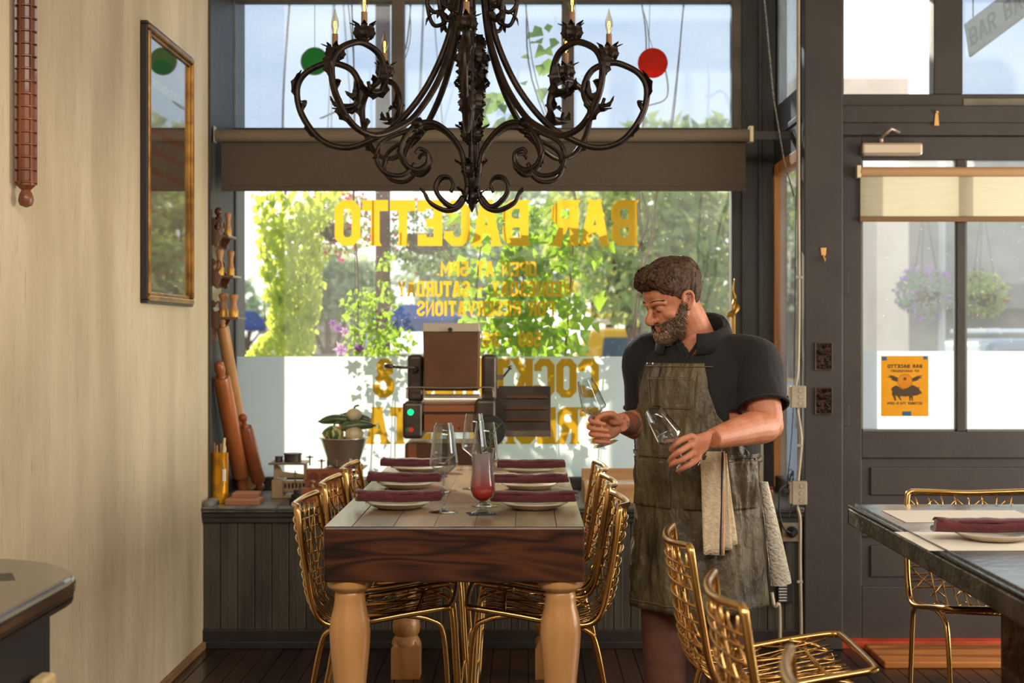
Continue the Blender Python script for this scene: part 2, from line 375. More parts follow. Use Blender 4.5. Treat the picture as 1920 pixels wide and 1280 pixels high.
# ================================================================ the room
XL = -1.54
WY = 7.6            # plane of the street window
PX0, PX1 = 1.335, 1.52   # pillar between window bay and door
DY = 6.9            # plane of the door
plaster = M('cream_plaster', (224, 207, 175), .6, col2=(192, 173, 140), scale=1.5, stretch=(1, 2.6, .6), contrast=(.3, .66), bump=.42, bscale=6, bstretch=(1, 1.7, .75), detail=8)
if True:   # brush streaks and scuffs on the plaster
    t = plaster.node_tree; p = t.nodes['Principled BSDF']; base = p.inputs['Base Color'].links[0].from_socket
    c = nn(t, 'ShaderNodeTexCoord'); mpn = nn(t, 'ShaderNodeMapping'); mpn.inputs['Scale'].default_value = (1, 15, 1.9)
    n = nn(t, 'ShaderNodeTexNoise'); n.inputs['Scale'].default_value = 3.5; n.inputs['Detail'].default_value = 7; n.inputs['Roughness'].default_value = .7
    r = nn(t, 'ShaderNodeValToRGB'); r.color_ramp.elements[0].position = .58; r.color_ramp.elements[1].position = .76; r.color_ramp.elements[1].color = (.6, .6, .6, 1)
    mx = nn(t, 'ShaderNodeMix', data_type='RGBA'); mx.inputs['B'].default_value = lin((124, 104, 74))
    t.links.new(c.outputs['Object'], mpn.inputs['Vector']); t.links.new(mpn.outputs[0], n.inputs['Vector']); t.links.new(n.outputs['Fac'], r.inputs['Fac'])
    t.links.new(r.outputs['Color'], mx.inputs['Factor']); t.links.new(base, mx.inputs['A']); t.links.new(mx.outputs['Result'], p.inputs['Base Color'])
dark_paint = M('charcoal_paint', (60, 57, 52), .5, col2=(46, 43, 39), scale=5, stretch=(3, 3, .6), bump=.12, bscale=22, bstretch=(2, 2, .3))
door_paint = M('door_paint', (52, 46, 42), .55, col2=(44, 38, 35), scale=4, bump=.06, bscale=30)
bead_paint = M('beadboard_paint', (74, 70, 58), .5, col2=(52, 48, 40), scale=4, stretch=(3, 3, .5), bump=.1, bscale=25, bstretch=(3, 3, .3))
frame_paint = M('window_frame_paint', (112, 101, 88), .5, col2=(88, 79, 69), scale=6, bump=.08)
sill_paint = M('sill_paint', (124, 122, 116), .42, col2=(70, 68, 63), scale=7, stretch=(2, .6, 1), contrast=(.35, .6), bump=.15, bscale=25)
floor_m = wood('dark_floorboards', (26, 16, 12), (64, 39, 28), rough=.28, axis='Y', scale=2.2, ring=9, bump=.25)
raw_wood = wood('honey_trim_wood', (150, 92, 44), (206, 140, 76), rough=.5, axis='Z', scale=3, ring=10)
base_wood = wood('worn_trim_wood', (110, 78, 48), (176, 134, 92), rough=.6, axis='Y', scale=3, ring=10)

# floorboards run towards the street, a thin dark gap between boards
mb = MB(); x = -1.56; i = 0
while x < 4.6:
    wd = .083
    mb.box(x+.0015, x+wd-.0015, -3.1, 7.72, -.04, 0.0); x += wd
fl = struct(mb.build('floor', floor_m, bevel=.0015, seg=1))
t = floor_m.node_tree
struct(MB().box(-1.6, 4.6, -3.1, 7.72, -.1, -.041).build('floor_2', M('gap_dirt', (20, 15, 12), .9)))
struct(MB().box(-1.7, XL, -3.1, 6.93, -.05, 3.6).build('wall_left', plaster))
struct(MB().box(-1.72, XL-.004, 6.93, 7.6, -.05, 3.6).build('wall_left_bay', dark_paint))
struct(MB().box(4.5, 4.6, -3.1, 7.0, -.05, 3.6).build('wall_right', M('warm_wall', (196, 172, 130), .8, col2=(170, 148, 110))))
struct(MB().box(-1.7, 4.6, -3.2, -3.1, -.05, 3.6).build('wall_rear', M('rear_wall_paint', (186, 160, 118), .8, col2=(165, 140, 100))))
struct(MB().box(-1.72, 4.6, -3.2, 7.7, 3.5, 3.6).build('ceiling', M('ceiling_paint', (214, 200, 172), .8, col2=(200, 186, 158))))
# thin bead where the plaster wall meets the bay
struct(MB().box(XL-.002, XL+.012, 6.925, 6.95, .68, 3.5).build('trim_1', dark_paint, bevel=.003))
struct(MB().box(XL+.0, XL+.018, -3.0, 6.8, 0.0, .035).build('baseboard_left', base_wood, bevel=.005))

# window bay: beadboard front, moulded sill, sill boards
mb = MB(); x = XL
while x < PX0-.01:
    x1 = min(x+.082, PX0)
    mb.box(x+.002, x1-.002, 6.82, 6.845, .0, .66); mb.tube([(x+.041, 6.821, .01), (x+.041, 6.821, .62)], .004, 5); x = x1
mb.box(XL, PX0, 6.835, 6.87, 0, .66)
struct(mb.build('wall_front_beadboard', bead_paint, bevel=.003, seg=1))
struct(MB().box(XL, PX0, 6.805, 6.82, 0.0, .09).box(XL, PX0, 6.798, 6.806, 0, .035).build('baseboard_front', M('baseboard_paint', (40, 35, 31), .5, col2=(30, 26, 23)), bevel=.004))
mb = MB(); x = XL
for wd in (.36, .41, .33, .44, .39, .5, .46):
    x1 = min(x+wd, PX0); mb.box(x+.0015, x1-.0015, 6.775, 7.6, .656, .68); x = x1
struct(mb.build('window_sill', sill_paint, bevel=.004))
mb = MB(); mb.tube([(XL, 6.80, .64), (PX0, 6.80, .64)], .016, 10); mb.box(XL, PX0, 6.795, 6.83, .605, .656); mb.tube([(XL, 6.785, .668), (PX0, 6.785, .668)], .0125, 8)
struct(mb.build('trim_2', M('sill_edge_paint', (58, 56, 50), .4, col2=(42, 40, 36), bump=.1), bevel=.003))
struct(MB().tube([(XL+.03, 6.785, .69), (XL+.03, 7.0, .69)], .024, 10).build('trim_3', sill_paint, smooth=True))

# street window, seen from the inside: frame, glass, frosted film, gold lettering
def part(o, p): o.parent = p; return o
GX0, GX1 = -1.535, 1.103
win = struct(empty('window_1', (0, WY, .68)))
def wpart(mb, name, mat, par=None, **k):
    o = mb.build(name, mat, **k); o.parent = par or win; o.matrix_parent_inverse = Matrix.Translation((0, -WY, -.68)); return o
mb = MB(); mb.box(XL, GX1+.24, WY-.06, WY+.06, .68, .745); mb.box(XL, GX1+.24, WY-.085, WY-.055, .68, .715); mb.box(GX1, GX1+.06, WY-.035, WY+.05, .745, 2.5); mb.box(XL-.05, GX1+.04, WY-.045, WY+.06, 2.3, 2.6)
mb.box(XL-.06, GX0, WY-.03, WY+.03, .7, 2.6)
wpart(mb, 'frame', dark_paint, bevel=.005)
glass = pane_mat('street_glass', (250, 252, 250), specks=.55, haze=.03)  # haze mixed into the pane as a veil of glare
wpart(MB().box(GX0-.01, GX1+.02, WY-.003, WY+.003, .73, 2.35), 'glass_pane', glass)
film_m = bpy.data.materials.new('frosted_film'); film_m.use_nodes = True; t = film_m.node_tree; t.nodes.clear()
o_ = nn(t, 'ShaderNodeOutputMaterial'); a_ = nn(t, 'ShaderNodeBsdfTranslucent'); a_.inputs['Color'].default_value = (.80, .83, .83, 1); d_ = nn(t, 'ShaderNodeBsdfDiffuse'); d_.inputs['Color'].default_value = (.8, .82, .82, 1)
m_ = nn(t, 'ShaderNodeMixShader'); m_.inputs[0].default_value = .15; t.links.new(a_.outputs[0], m_.inputs[1]); t.links.new(d_.outputs[0], m_.inputs[2])
tp_ = nn(t, 'ShaderNodeBsdfTransparent'); m2_ = nn(t, 'ShaderNodeMixShader'); m2_.inputs[0].default_value = .10
t.links.new(m_.outputs[0], m2_.inputs[1]); t.links.new(tp_.outputs[0], m2_.inputs[2]); t.links.new(m2_.outputs[0], o_.inputs['Surface'])
wpart(MB().box(GX0, GX1, WY-.0055, WY-.0045, .745, az(668, WY)), 'frosted_film', film_m)
gold = bpy.data.materials.new('gold_vinyl'); gold.use_nodes = True; t = gold.node_tree; p_ = t.nodes['Principled BSDF']; p_.inputs['Base Color'].default_value = lin((214, 158, 20)); p_.inputs['Roughness'].default_value = .4
tr_ = nn(t, 'ShaderNodeBsdfTranslucent'); tr_.inputs['Color'].default_value = (.80, .43, .03, 1); m_ = nn(t, 'ShaderNodeMixShader'); m_.inputs[0].default_value = .72
t.links.new(p_.outputs[0], m_.inputs[1]); t.links.new(tr_.outputs[0], m_.inputs[2]); t.links.new(m_.outputs[0], t.nodes['Material Output'].inputs['Surface'])
cream_vinyl = M('pale_letter_edge', (240, 214, 150), .5, translucent=.6)
def mirrored(txt, pxr, pxl, pyt, pyb, name, **k):
    """lettering on the street side reads mirrored from in here: starts at the right pixel"""
    x0 = ax(pxr, WY); x1 = ax(pxl, WY); zt = az(pyt, WY); zb = az(pyb, WY)
    mtx = Matrix(((-1, 0, 0, x0), (0, 1, 0, WY-.0075), (0, 0, 1, zb), (0, 0, 0, 1)))
    mb = text_mb(txt, x0-x1, zt-zb, mtx=mtx, **k)
    return wpart(mb, name, gold)
mirrored('BAR BACETTO', 1190, 632, 375, 461, 'lettering', hw=.095, gap=.30, serif=.05)
mirrored('OPEN AT 5PM.', 1005, 820, 490, 518, 'lettering', hw=.085, gap=.33)
mirrored('WEDNESDAY - SATURDAY', 1075, 747, 527, 556, 'lettering', hw=.085, gap=.33)
mirrored('FOR RESERVATIONS', 1038, 783, 564, 592, 'lettering', hw=.085, gap=.33)
mirrored('509 - 316', 1012, 905, 622, 650, 'lettering', hw=.085, gap=.33)
mirrored('COCKTAILS &', 1119, 703, 672, 745, 'lettering', hw=.095, gap=.30, serif=.04)
mirrored('FRESH PASTA', 1119, 690, 763, 832, 'lettering', hw=.095, gap=.30, serif=.06)

# transom over the street window: three panes behind a sheer screen
t2 = struct(empty('window_2', (0, WY, 2.6)))
def tpart(mb, name, mat, **k):
    o = mb.build(name, mat, **k); o.parent = t2; o.matrix_parent_inverse = Matrix.Translation((0, -WY, -2.6)); return o
TZ0, TZ1 = az(241, WY), az(6, WY)
mb = MB()
for a, b in ((400, 443), (735, 759), (1053, 1076), (1370, 1400)): mb.box(ax(a, WY), ax(b, WY), WY-.04, WY+.04, TZ0-.1, TZ1+.3)
mb.box(XL, GX1+.2, WY-.041, WY+.041, 2.5, TZ0); mb.box(XL, GX1+.2, WY-.041, WY+.041, TZ1, 3.5)
tpart(mb, 'frame', frame_paint, bevel=.006)
screen = pane_mat('screened_glass', (206, 215, 225), weave=.11)
for a, b in ((443, 735), (759, 1053), (1076, 1370)):
    tpart(MB().box(ax(a, WY)-.01, ax(b, WY)+.01, WY-.003, WY+.003, TZ0-.01, TZ1+.01), 'screened_pane', screen)

# post right of the window, side window of the bay, pillar and door wall
struct(MB().box(ax(1388, WY), 1.345, WY-.05, WY+.07, 0.0, 3.5).box(GX1+.05, 1.345, WY-.03, WY+.05, .0, 3.5).box(1.24, 1.262, WY-.065, WY-.04, .68, 3.5).build('trim_4', dark_paint, bevel=.005))
sw = struct(empty('window_3', (1.34, 7.2, .68)))
def spart(mb, name, mat, par=None, **k):
    o = mb.build(name, mat, **k); o.parent = par or sw; o.matrix_parent_inverse = Matrix.Translation((-1.34, -7.2, -.68)); return o
SX = 1.345
mb = MB(); mb.box(SX-.025, SX+.035, 7.51, 7.57, .70, 2.40); mb.box(SX-.025, SX+.035, 6.86, 7.57, 2.34, 2.40)
spart(mb, 'honey_frame', raw_wood, bevel=.004)
mb = MB(); mb.box(SX-.02, SX+.04, 6.86, 7.6, .66, .76); mb.box(SX-.02, SX+.06, 6.86, 7.6, 2.40, 2.70); mb.box(SX-.03, SX+.01, 6.86, 7.6, 2.53, 2.56); mb.box(SX-.015, SX+.05, 7.55, 7.62, .66, 3.5); mb.box(SX-.015, SX+.05, 6.85, 6.89, .66, 3.5)
spart(mb, 'frame', dark_paint, bevel=.004)
spart(MB().box(SX+.002, SX+.007, 6.86, 7.56, .75, 2.36), 'glass_pane', pane_mat('side_glass', (246, 250, 250), specks=.3, haze=.08))
spart(MB().box(SX+.002, SX+.007, 6.86, 7.56, 2.68, 3.5), 'glass_pane', pane_mat('upper_side_glass', (226, 234, 240), haze=.25))
struct(MB().box(PX0, PX1, 6.78, 6.96, 0, 3.5).build('pillar', door_paint, bevel=.006))
struct(MB().box(PX0+.0, SX+.06, 6.86, 7.6, 0, .66).build('wall_bay_side', dark_paint))
# wall above and beside the door
mb = MB(); H0, H1 = az(255, DY), az(178, DY)
mb.box(PX1, 4.5, DY-.03, DY+.08, H0, H1)                       # lintel between door and transom
mb.box(PX1, ax(1580, DY), DY-.03, DY+.06, H1, 3.5); mb.box(ax(1748, DY), ax(1802, DY), DY-.03, DY+.06, H1, 3.5); mb.box(2.66, 4.5, DY-.03, DY+.08, H1, 3.5)
mb.box(PX1, 2.7, DY-.02, DY+.05, 3.33, 3.5); mb.box(2.72, 4.5, DY-.03, DY+.08, 0, H0)
mb.box(PX1, 2.72, DY-.045, DY-.03, az(232, DY), az(200, DY))
struct(mb.build('wall_front', door_paint, bevel=.005))
w4 = struct(MB().box(ax(1575, DY), ax(1752, DY), DY+.005, DY+.01, H1-.01, 3.34).build('window_4', pane_mat('door_transom_glass', (255, 255, 255), haze=.06)))
w5 = struct(MB().box(ax(1798, DY), 2.67, DY+.005, DY+.01, H1-.03, 3.34).build('window_5', screen))
struct(MB().box(ax(1802, DY), 2.67, DY-.035, DY-.015, az(205, DY), az(186, DY)).build('trim_5', frame_paint, bevel=.004))

# door leaf: stiles, rails, raised panels, two lights with frosted film
dr = struct(empty('door_1', (PX1, DY, .03)))
def dpart(mb, name, mat, par=None, **k):
    o = mb.build(name, mat, **k); o.parent = par or dr; o.matrix_parent_inverse = Matrix.Translation((-PX1, -DY, -.03)); return o
gx = [ax(1614, DY), ax(1792, DY), ax(1809, DY), 2.60]; zt, zb = az(300, DY), az(808, DY)
mb = MB(); X0, X1 = PX1+.005, 2.715
mb.box(X0, gx[0], DY-.02, DY+.025, .03, H0-.005); mb.box(gx[3], X1, DY-.02, DY+.025, .03, H0-.005); mb.box(gx[1], gx[2], DY-.018, DY+.025, zb, zt)
mb.box(gx[0], gx[3], DY-.02, DY+.025, zt, H0-.005); mb.box(gx[0], gx[3], DY-.02, DY+.025, az(858, DY), zb)
z1, z2, z3, z4 = az(858, DY), az(945, DY), az(1005, DY), az(1098, DY)
mb.box(gx[0], gx[3], DY-.02, DY+.025, z3, z2); mb.box(gx[0], gx[3], DY-.02, DY+.025, .03, z4)
for a, b in ((z2, z1), (z4, z3)):
    mb.box(gx[0]-.01, gx[3]+.01, DY+.0, DY+.02, a-.01, b+.01); mb.box(gx[0]+.045, gx[3]-.045, DY-.012, DY+.015, a+.045, b-.045)
leaf_ = dpart(mb, 'door_leaf', door_paint, bevel=.004)
mb = MB()
for a, b in ((0, 1), (2, 3)):
    for q in (gx[a], gx[b]-.008): mb.box(q, q+.008, DY-.01, DY+.012, zb, zt)
    mb.box(gx[a], gx[b], DY-.01, DY+.012, zb, zb+.01)
dpart(mb, 'glazing_bead', M('glazing_bead', (92, 100, 92), .5))
dglass = pane_mat('door_glass', (240, 246, 248), specks=.35, haze=.06)
for a, b in ((0, 1), (2, 3)):
    dpart(MB().box(gx[a]-.005, gx[b]+.005, DY+.003, DY+.007, zb-.005, zt+.01), 'glass_pane', dglass)
    dpart(MB().box(gx[a], gx[b], DY+.0015, DY+.0025, zb, az(658, DY)), 'frosted_film', film_m)
for py in (530, 778): dpart(MB().box(X0+.004, X0+.045, DY-.024, DY-.019, az(py+20, DY), az(py-20, DY)).tube([(X0+.003, DY-.024, az(py+20, DY)), (X0+.003, DY-.024, az(py-20, DY))], .006, 8), 'hinge', door_paint, bevel=.002)
struct(MB().box(PX1, 2.72, 6.80, 6.98, 0.0, .035).build('trim_6', M('red_threshold', (186, 62, 20), .5, col2=(150, 44, 14), scale=10), bevel=.003))
step_m = wood('oak_step', (120, 66, 26), (188, 118, 56), rough=.45, axis='X', scale=3, ring=12)
struct(MB().box(1.62, 4.4, 6.40, 6.78, 0.0, .03).build('trim_7', step_m, bevel=.006))
# ================================================================ outside
rng = random.Random(11)
struct(MB().box(-60, 60, 12.2, 140, -.3, -.16).build('street_ground', M('asphalt', (128, 126, 122), .9, col2=(104, 102, 99), scale=2)))
struct(MB().box(-20, 20, 7.66, 12.3, -.3, -.05).build('sidewalk_ground', M('sidewalk', (176, 168, 156), .9, col2=(150, 143, 132), scale=3)))
struct(MB().box(-3.2, -1.66, 7.66, 8.45, -.1, 4.2).build('facade_pillar', M('facade_paint', (96, 90, 82), .7)))
leaf_y = M('sunlit_vine_leaf', (150, 168, 50), .5, col2=(104, 138, 34), scale=9, translucent=.62, tcol=(214, 222, 92))
leaf_g = M('ivy_leaf', (104, 146, 44), .45, col2=(66, 112, 30), scale=9, translucent=.6, tcol=(176, 208, 58))
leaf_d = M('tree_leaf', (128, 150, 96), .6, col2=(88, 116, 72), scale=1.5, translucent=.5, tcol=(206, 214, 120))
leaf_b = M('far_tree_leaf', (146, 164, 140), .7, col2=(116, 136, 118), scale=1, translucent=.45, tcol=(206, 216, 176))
leaf_t = M('yellowing_leaf', (186, 176, 70), .6, col2=(140, 144, 56), scale=2, translucent=.5, tcol=(226, 210, 100))
bark = M('bark', (104, 76, 58), .9, col2=(70, 50, 38), scale=8, stretch=(3, 3, .6), bump=.4)
twig_m = M('dry_twig', (150, 108, 84), .8, col2=(104, 72, 54), scale=10)
pink_m = M('fuchsia_petal', (206, 52, 112), .6, translucent=.5, tcol=(240, 84, 140))
purple_m = M('purple_petal', (104, 40, 130), .6, translucent=.5, tcol=(170, 84, 196))
lilac_m = M('lilac_petal', (190, 140, 200), .6, translucent=.5, tcol=(214, 170, 220))
def rdir(r=rng):
    while True:
        p = V((r.uniform(-1, 1), r.uniform(-1, 1), r.uniform(-1, 1)))
        if .05 < p.length < 1: return p.normalized()
def blob_leaves(mb, c, rad, n, size, r=rng, shell=.45, droop=.5, aspect=.7):
    c = V(c)
    for _ in range(n):
        d = rdir(r); k = (shell+(1-shell)*r.random()**.6); p = c+V((d.x*rad[0], d.y*rad[1], d.z*rad[2]))*k
        dr = (d+rdir(r)*.9+V((0, 0, -droop))).normalized(); nr = (d*.4+rdir(r)).normalized(); s = size*r.uniform(.6, 1.3)
        mb.leaf(p, dr, nr, s, s*aspect)
    return mb
def tree(name, base, h, blobs, n, size, mat, label, trunk_r=.12, cat='tree', group='trees across the street'):
    t = empty(name, base, 0, label, cat, group); B = V(base)
    m = MB(); top = sum((V(b[0]) for b in blobs), V())/len(blobs)-B
    m.tube(spline([(0, 0, 0), (top.x*.2+.05, 0, h*.3), (top.x*.6, top.y*.5, h*.6), tuple(top)], 5), sp1([trunk_r, trunk_r*.8, trunk_r*.6, trunk_r*.25], 5), 7)
    for b in blobs: m.tube(spline([(top.x*.3, 0, h*.4), tuple((V(b[0])-B)*.8), tuple(V(b[0])-B)], 4), sp1([trunk_r*.5, trunk_r*.3, trunk_r*.1], 4), 5)
    m.build('trunk', bark, t)
    f = MB(); tot = sum(b[1][0]*b[1][2] for b in blobs)
    for c, rad in blobs: blob_leaves(f, V(c)-B, rad, int(n*rad[0]*rad[2]/tot), size)
    f.build('foliage', mat, t); return t

# hanging curtain of vine, left side of the window
hv = empty('hanging_vine', at(535, 350, 10.8), 0, 'sunlit yellow-green vine hanging in a long curtain, leftmost of the plants outside', 'vine'); o0 = at(535, 350, 10.8)
f = MB(); st = MB()
for k in range(1150):
    u = rng.random()**.8; py = 348+u*322
    wl = 478+max(0, u-.1)*50 if u < .8 else 518-(u-.8)*300; wr = 610-u*22-max(0, u-.75)*60
    if u < .2: wr = 640
    px = rng.uniform(wl, wr)+rng.gauss(0, 6); p = at(px, py, 10.8+rng.uniform(-.2, .2))-o0
    s = rng.uniform(.045, .095); f.leaf(p, V((rng.uniform(-.6, .6), rng.uniform(-.4, .4), -1)), V((rng.uniform(-.7, .7), -1, rng.uniform(-.4, .7))), s, s*.8)
for k in range(7):
    x0 = 500+k*16; st.tube(spline([at(x0+rng.uniform(-8, 8), py, 10.8+rng.uniform(-.05, .05))-o0 for py in (340, 440, 540, 655-k*4)], 4), .004, 5)
st.tube(spline([V((0, 0, -.1)), V((-.05, .2, .7)), V((0, .5, 4.8-o0.z))], 5), .008, 6)
f.build('foliage', leaf_y, hv); st.build('stem', twig_m, hv)

def basket(name, px, py, Y, rad, n, label, flower, nf, mat, size=.05, fsize=.03, cat='hanging basket', rope=1.2, group=None):
    c = at(px, py, Y); t = empty(name, c, 0, label, cat, group)
    f = MB(); blob_leaves(f, (0, 0, 0), rad, n, size, shell=.55, droop=.6)
    f.build('foliage', mat, t)
    g = MB()
    for _ in range(nf):
        d = rdir(); p = V((d.x*rad[0], d.y*rad[1], d.z*rad[2]))*rng.uniform(.85, 1.12)
        for q in range(3): g.leaf(p, (d+rdir()*.9), rdir(), fsize, fsize*.9)
    g.build('flowers', flower, t)['kind'] = 'stuff'
    b = MB(); b.lathe([(rad[0]*.2, -rad[2]*.55), (rad[0]*.5, -rad[2]*.4), (rad[0]*.62, 0)], n=14)
    for a in (0, 2.1, 4.2): b.tube([(rad[0]*.6*math.cos(a), rad[0]*.6*math.sin(a), 0), (0, 0, rope)], .004, 5)
    b.build('basket', bark, t); return t
basket('fuchsia_basket', 632, 420, 11.3, (.29, .24, .26), 700, 'hanging basket of bright pink fuchsia flowers beside the yellow-green vine', pink_m, 110, leaf_d, .045, .034, rope=2.45)
basket('flower_basket', 800, 440, 11.3, (.32, .28, .28), 950, 'dark green hanging plant with few pink flowers behind the lettering', pink_m, 22, M('dark_basket_leaf', (70, 92, 56), .6, translucent=.4, tcol=(150, 170, 84)), .04, .03, rope=2.5)

# pergola post
po = tag(MB().box(ax(705, 11.3), ax(731, 11.3), 11.25, 11.36, -.05, 4.75).box(-2.6, .4, 11.22, 11.38, 4.75, 4.95).build('post', M('brown_post', (112, 74, 58), .8, col2=(88, 56, 44), scale=6, stretch=(3, 3, .4)), bevel=.006), 'brown wooden post with a crossbeam standing on the sidewalk outside the window', 'post')

# climbing vine on strings in front of the window
def vine(name, label, paths, Y, zones, mat, group=None, leafsize=(.045, .085), extra=None, cat='vine', aspect=.95):
    o0 = at(*paths[0][0], Y); o0.z = -.05; t = empty(name, o0, 0, label, cat, group); s = MB()
    for p in paths:
        pts = [at(px+rng.uniform(-3, 3), py, Y+rng.uniform(-.05, .05))-o0 for px, py in p]; s.tube(spline(pts, 5), .0045, 5)
        q = [at(px+rng.uniform(-6, 6), py, Y+rng.uniform(-.04, .04))-o0 for px, py in p]; s.tube(spline(q, 5), .003, 5)
    s.build('stem', twig_m, t); f = MB()
    for (x0, x1, y0, y1, n) in zones:
        for _ in range(n):
            px = (x0+x1)/2+(x1-x0)/2*max(-1, min(1, rng.gauss(0, .55))); py = rng.uniform(y0, y1); p = at(px, py, Y+rng.uniform(-.16, .16))-o0; z = rng.uniform(*leafsize)
            f.leaf(p, V((rng.uniform(-1, 1), rng.uniform(-.5, .3), rng.uniform(-1, .3))), V((rng.uniform(-.8, .8), -.8, rng.uniform(-.5, .9))), z, z*aspect)
    f.build('foliage', mat, t)
    return t
vine('climbing_vine', 'large bright green climbing vine behind the word at the middle of the window', [[(900, 940), (905, 660), (893, 560), (905, 440), (890, 360), (905, 200), (925, 0)], [(1055, 940), (1060, 660), (1068, 560), (1072, 440), (1078, 360), (1000, 150), (985, 0)], [(985, 940), (985, 600), (975, 420), (980, 250)]], 7.98,
     [(862, 1135, 375, 500, 150), (872, 1088, 480, 668, 310), (1000, 1120, 540, 610, 22), (880, 960, 160, 240, 18), (985, 1030, 60, 170, 9), (1000, 1060, 30, 90, 4), (860, 1100, 668, 860, 100), (960, 1120, 860, 935, 20)], leaf_g, leafsize=(.055, .105))
vine('climbing_shrub', 'thin leafy shrub with purple flowers climbing strings before the brown post', [[(664, 940), (668, 660), (672, 520), (660, 380), (662, 150), (658, 0)], [(700, 940), (704, 660), (712, 520), (722, 400)]], 7.88,
     [(645, 735, 540, 668, 190), (700, 740, 470, 540, 22), (690, 770, 610, 668, 60), (640, 710, 668, 920, 80)], leaf_g, leafsize=(.028, .05))
cl_ = bpy.data.objects['climbing_shrub']; o0 = cl_.location
def flower(px, py, Y, size, mat, nm='flower'):
    g = MB(); c = at(px, py, Y)-o0
    for k in range(6):
        a = k*math.pi/3; g.leaf(c, V((math.cos(a), -.35, math.sin(a))), V((0, -1, .2)), size, size*.62)
    g.ball(c, size*.1, n=6); g.build(nm, mat, cl_)
flower(640, 655, 7.80, .052, lilac_m); flower(673, 654, 7.8, .042, purple_m); flower(647, 622, 7.82, .035, lilac_m); flower(624, 606, 7.82, .028, purple_m); flower(634, 616, 7.82, .026, purple_m)
vine('dry_vine', 'tangle of dry bare brown vine stems at the right of the window', [[(1195, 940), (1190, 640), (1200, 560), (1205, 450), (1200, 360), (1212, 100), (1205, 0)], [(1185, 660), (1195, 540), (1225, 440), (1232, 360), (1262, 230), (1285, 0)], [(1195, 470), (1218, 415), (1205, 360)], [(1212, 120), (1240, 110), (1250, 180), (1212, 200)]], 8.2, [(1180, 1240, 640, 668, 5)], leaf_g)
vine('dry_creeper', 'dry bare creeper stem crossing the upper left transom pane', [[(760, 238), (742, 170), (765, 80), (772, 0)], [(742, 170), (720, 120), (716, 60)], [(600, 222), (640, 205), (668, 190)]], 8.3, [(700, 770, 40, 120, 1)], leaf_g)

# trees, houses, cars across the street
def P3(px, py, Y): return tuple(at(px, py, Y))
tree('leafy_tree', (ax(1160, 17), 17, -.16), 3.5, [(P3(1150, 420, 17), (.9, .9, .75)), (P3(1260, 380, 17.5), (1.0, .9, .9)), (P3(1340, 470, 17), (.8, .9, .9)), (P3(1190, 520, 16.5), (.7, .8, .5)), (P3(1300, 560, 17), (.9, .9, .6)), (P3(1400, 330, 18), (1, 1, .8)), (P3(1240, 300, 18), (.8, .8, .5))], 5200, .17, leaf_d, 'big green tree on the right beyond the dry vine')
tree('yellow_tree', (ax(1130, 22.5), 22.5, -.16), 2.4, [(P3(1140, 560, 22.5), (.55, .5, .35)), (P3(1210, 580, 22.5), (.5, .5, .3)), (P3(1105, 500, 22.5), (.4, .4, .5))], 1000, .11, leaf_t, 'yellowing tree behind the roof of the yellow car')
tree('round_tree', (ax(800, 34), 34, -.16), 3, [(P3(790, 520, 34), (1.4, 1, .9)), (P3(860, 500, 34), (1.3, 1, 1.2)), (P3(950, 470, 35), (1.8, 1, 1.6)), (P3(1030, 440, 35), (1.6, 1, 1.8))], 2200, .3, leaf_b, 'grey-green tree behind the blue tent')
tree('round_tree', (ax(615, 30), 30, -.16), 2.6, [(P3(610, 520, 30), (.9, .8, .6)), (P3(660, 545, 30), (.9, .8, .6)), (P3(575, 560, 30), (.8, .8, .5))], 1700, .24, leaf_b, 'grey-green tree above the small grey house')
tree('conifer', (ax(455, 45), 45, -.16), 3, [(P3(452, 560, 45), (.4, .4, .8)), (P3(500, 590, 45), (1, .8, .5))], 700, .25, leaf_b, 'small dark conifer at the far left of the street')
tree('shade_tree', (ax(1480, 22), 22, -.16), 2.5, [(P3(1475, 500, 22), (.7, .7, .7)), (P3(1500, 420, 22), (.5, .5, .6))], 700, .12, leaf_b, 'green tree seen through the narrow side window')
blue_m = M('blue_canopy', (44, 72, 140), .7, translucent=.3)
def tent(px0, px1, py0, py1, py2, Y, label):
    x0, x1 = ax(px0, Y), ax(px1, Y); zt, ze, zb = az(py0, Y), az(py1, Y), az(py2, Y); d = x1-x0; t = empty('canopy_tent', ((x0+x1)/2, Y, -.16), 0, label, 'tent', 'blue canopy tents'); c = t.location
    m = MB(); q = [V((x0, Y, ze)), V((x1, Y, ze)), V((x1, Y+d*.6, ze)), V((x0, Y+d*.6, ze))]; a = V((x0+d*.35, Y+d*.3, zt)); b = V((x1-d*.35, Y+d*.3, zt))
    dn = V((0, 0, zb-ze)); vs = [p-c for p in q+[a, b]+[p+dn for p in q]]
    m.add(vs, [(0, 1, 5, 4), (1, 2, 5), (2, 3, 4, 5), (3, 0, 4), (0, 6, 7, 1), (1, 7, 8, 2), (2, 8, 9, 3), (3, 9, 6, 0)]); m.build('canopy', blue_m, t, solid=.02)
    for p in q: MB().tube([V((p.x, p.y, -.16))-c, V(p)-c], .04, 6).build('leg', M('tent_leg', (190, 190, 190), .4, metal=.6), t)
tent(690, 872, 570, 598, 622, 27, 'blue canopy tent behind the brown post')
tent(420, 502, 583, 612, 620, 30, 'blue canopy tent at the far left behind the hanging vine')
hs = empty('house', (ax(600, 40), 40, -.16), 0, 'small grey house with pale gabled roof behind the hanging vine', 'house'); hx = hs.location.x
MB().box(-1.3, 1.5, 0, 4, 0, 1.9).build('wall', M('house_wall', (168, 162, 150), .8), hs)
MB().prism([(-1.6, 1.75), (1.8, 1.75), (.5, 2.6)], -.3, 4.3).build('roof', M('house_roof', (150, 140, 132), .8), hs)
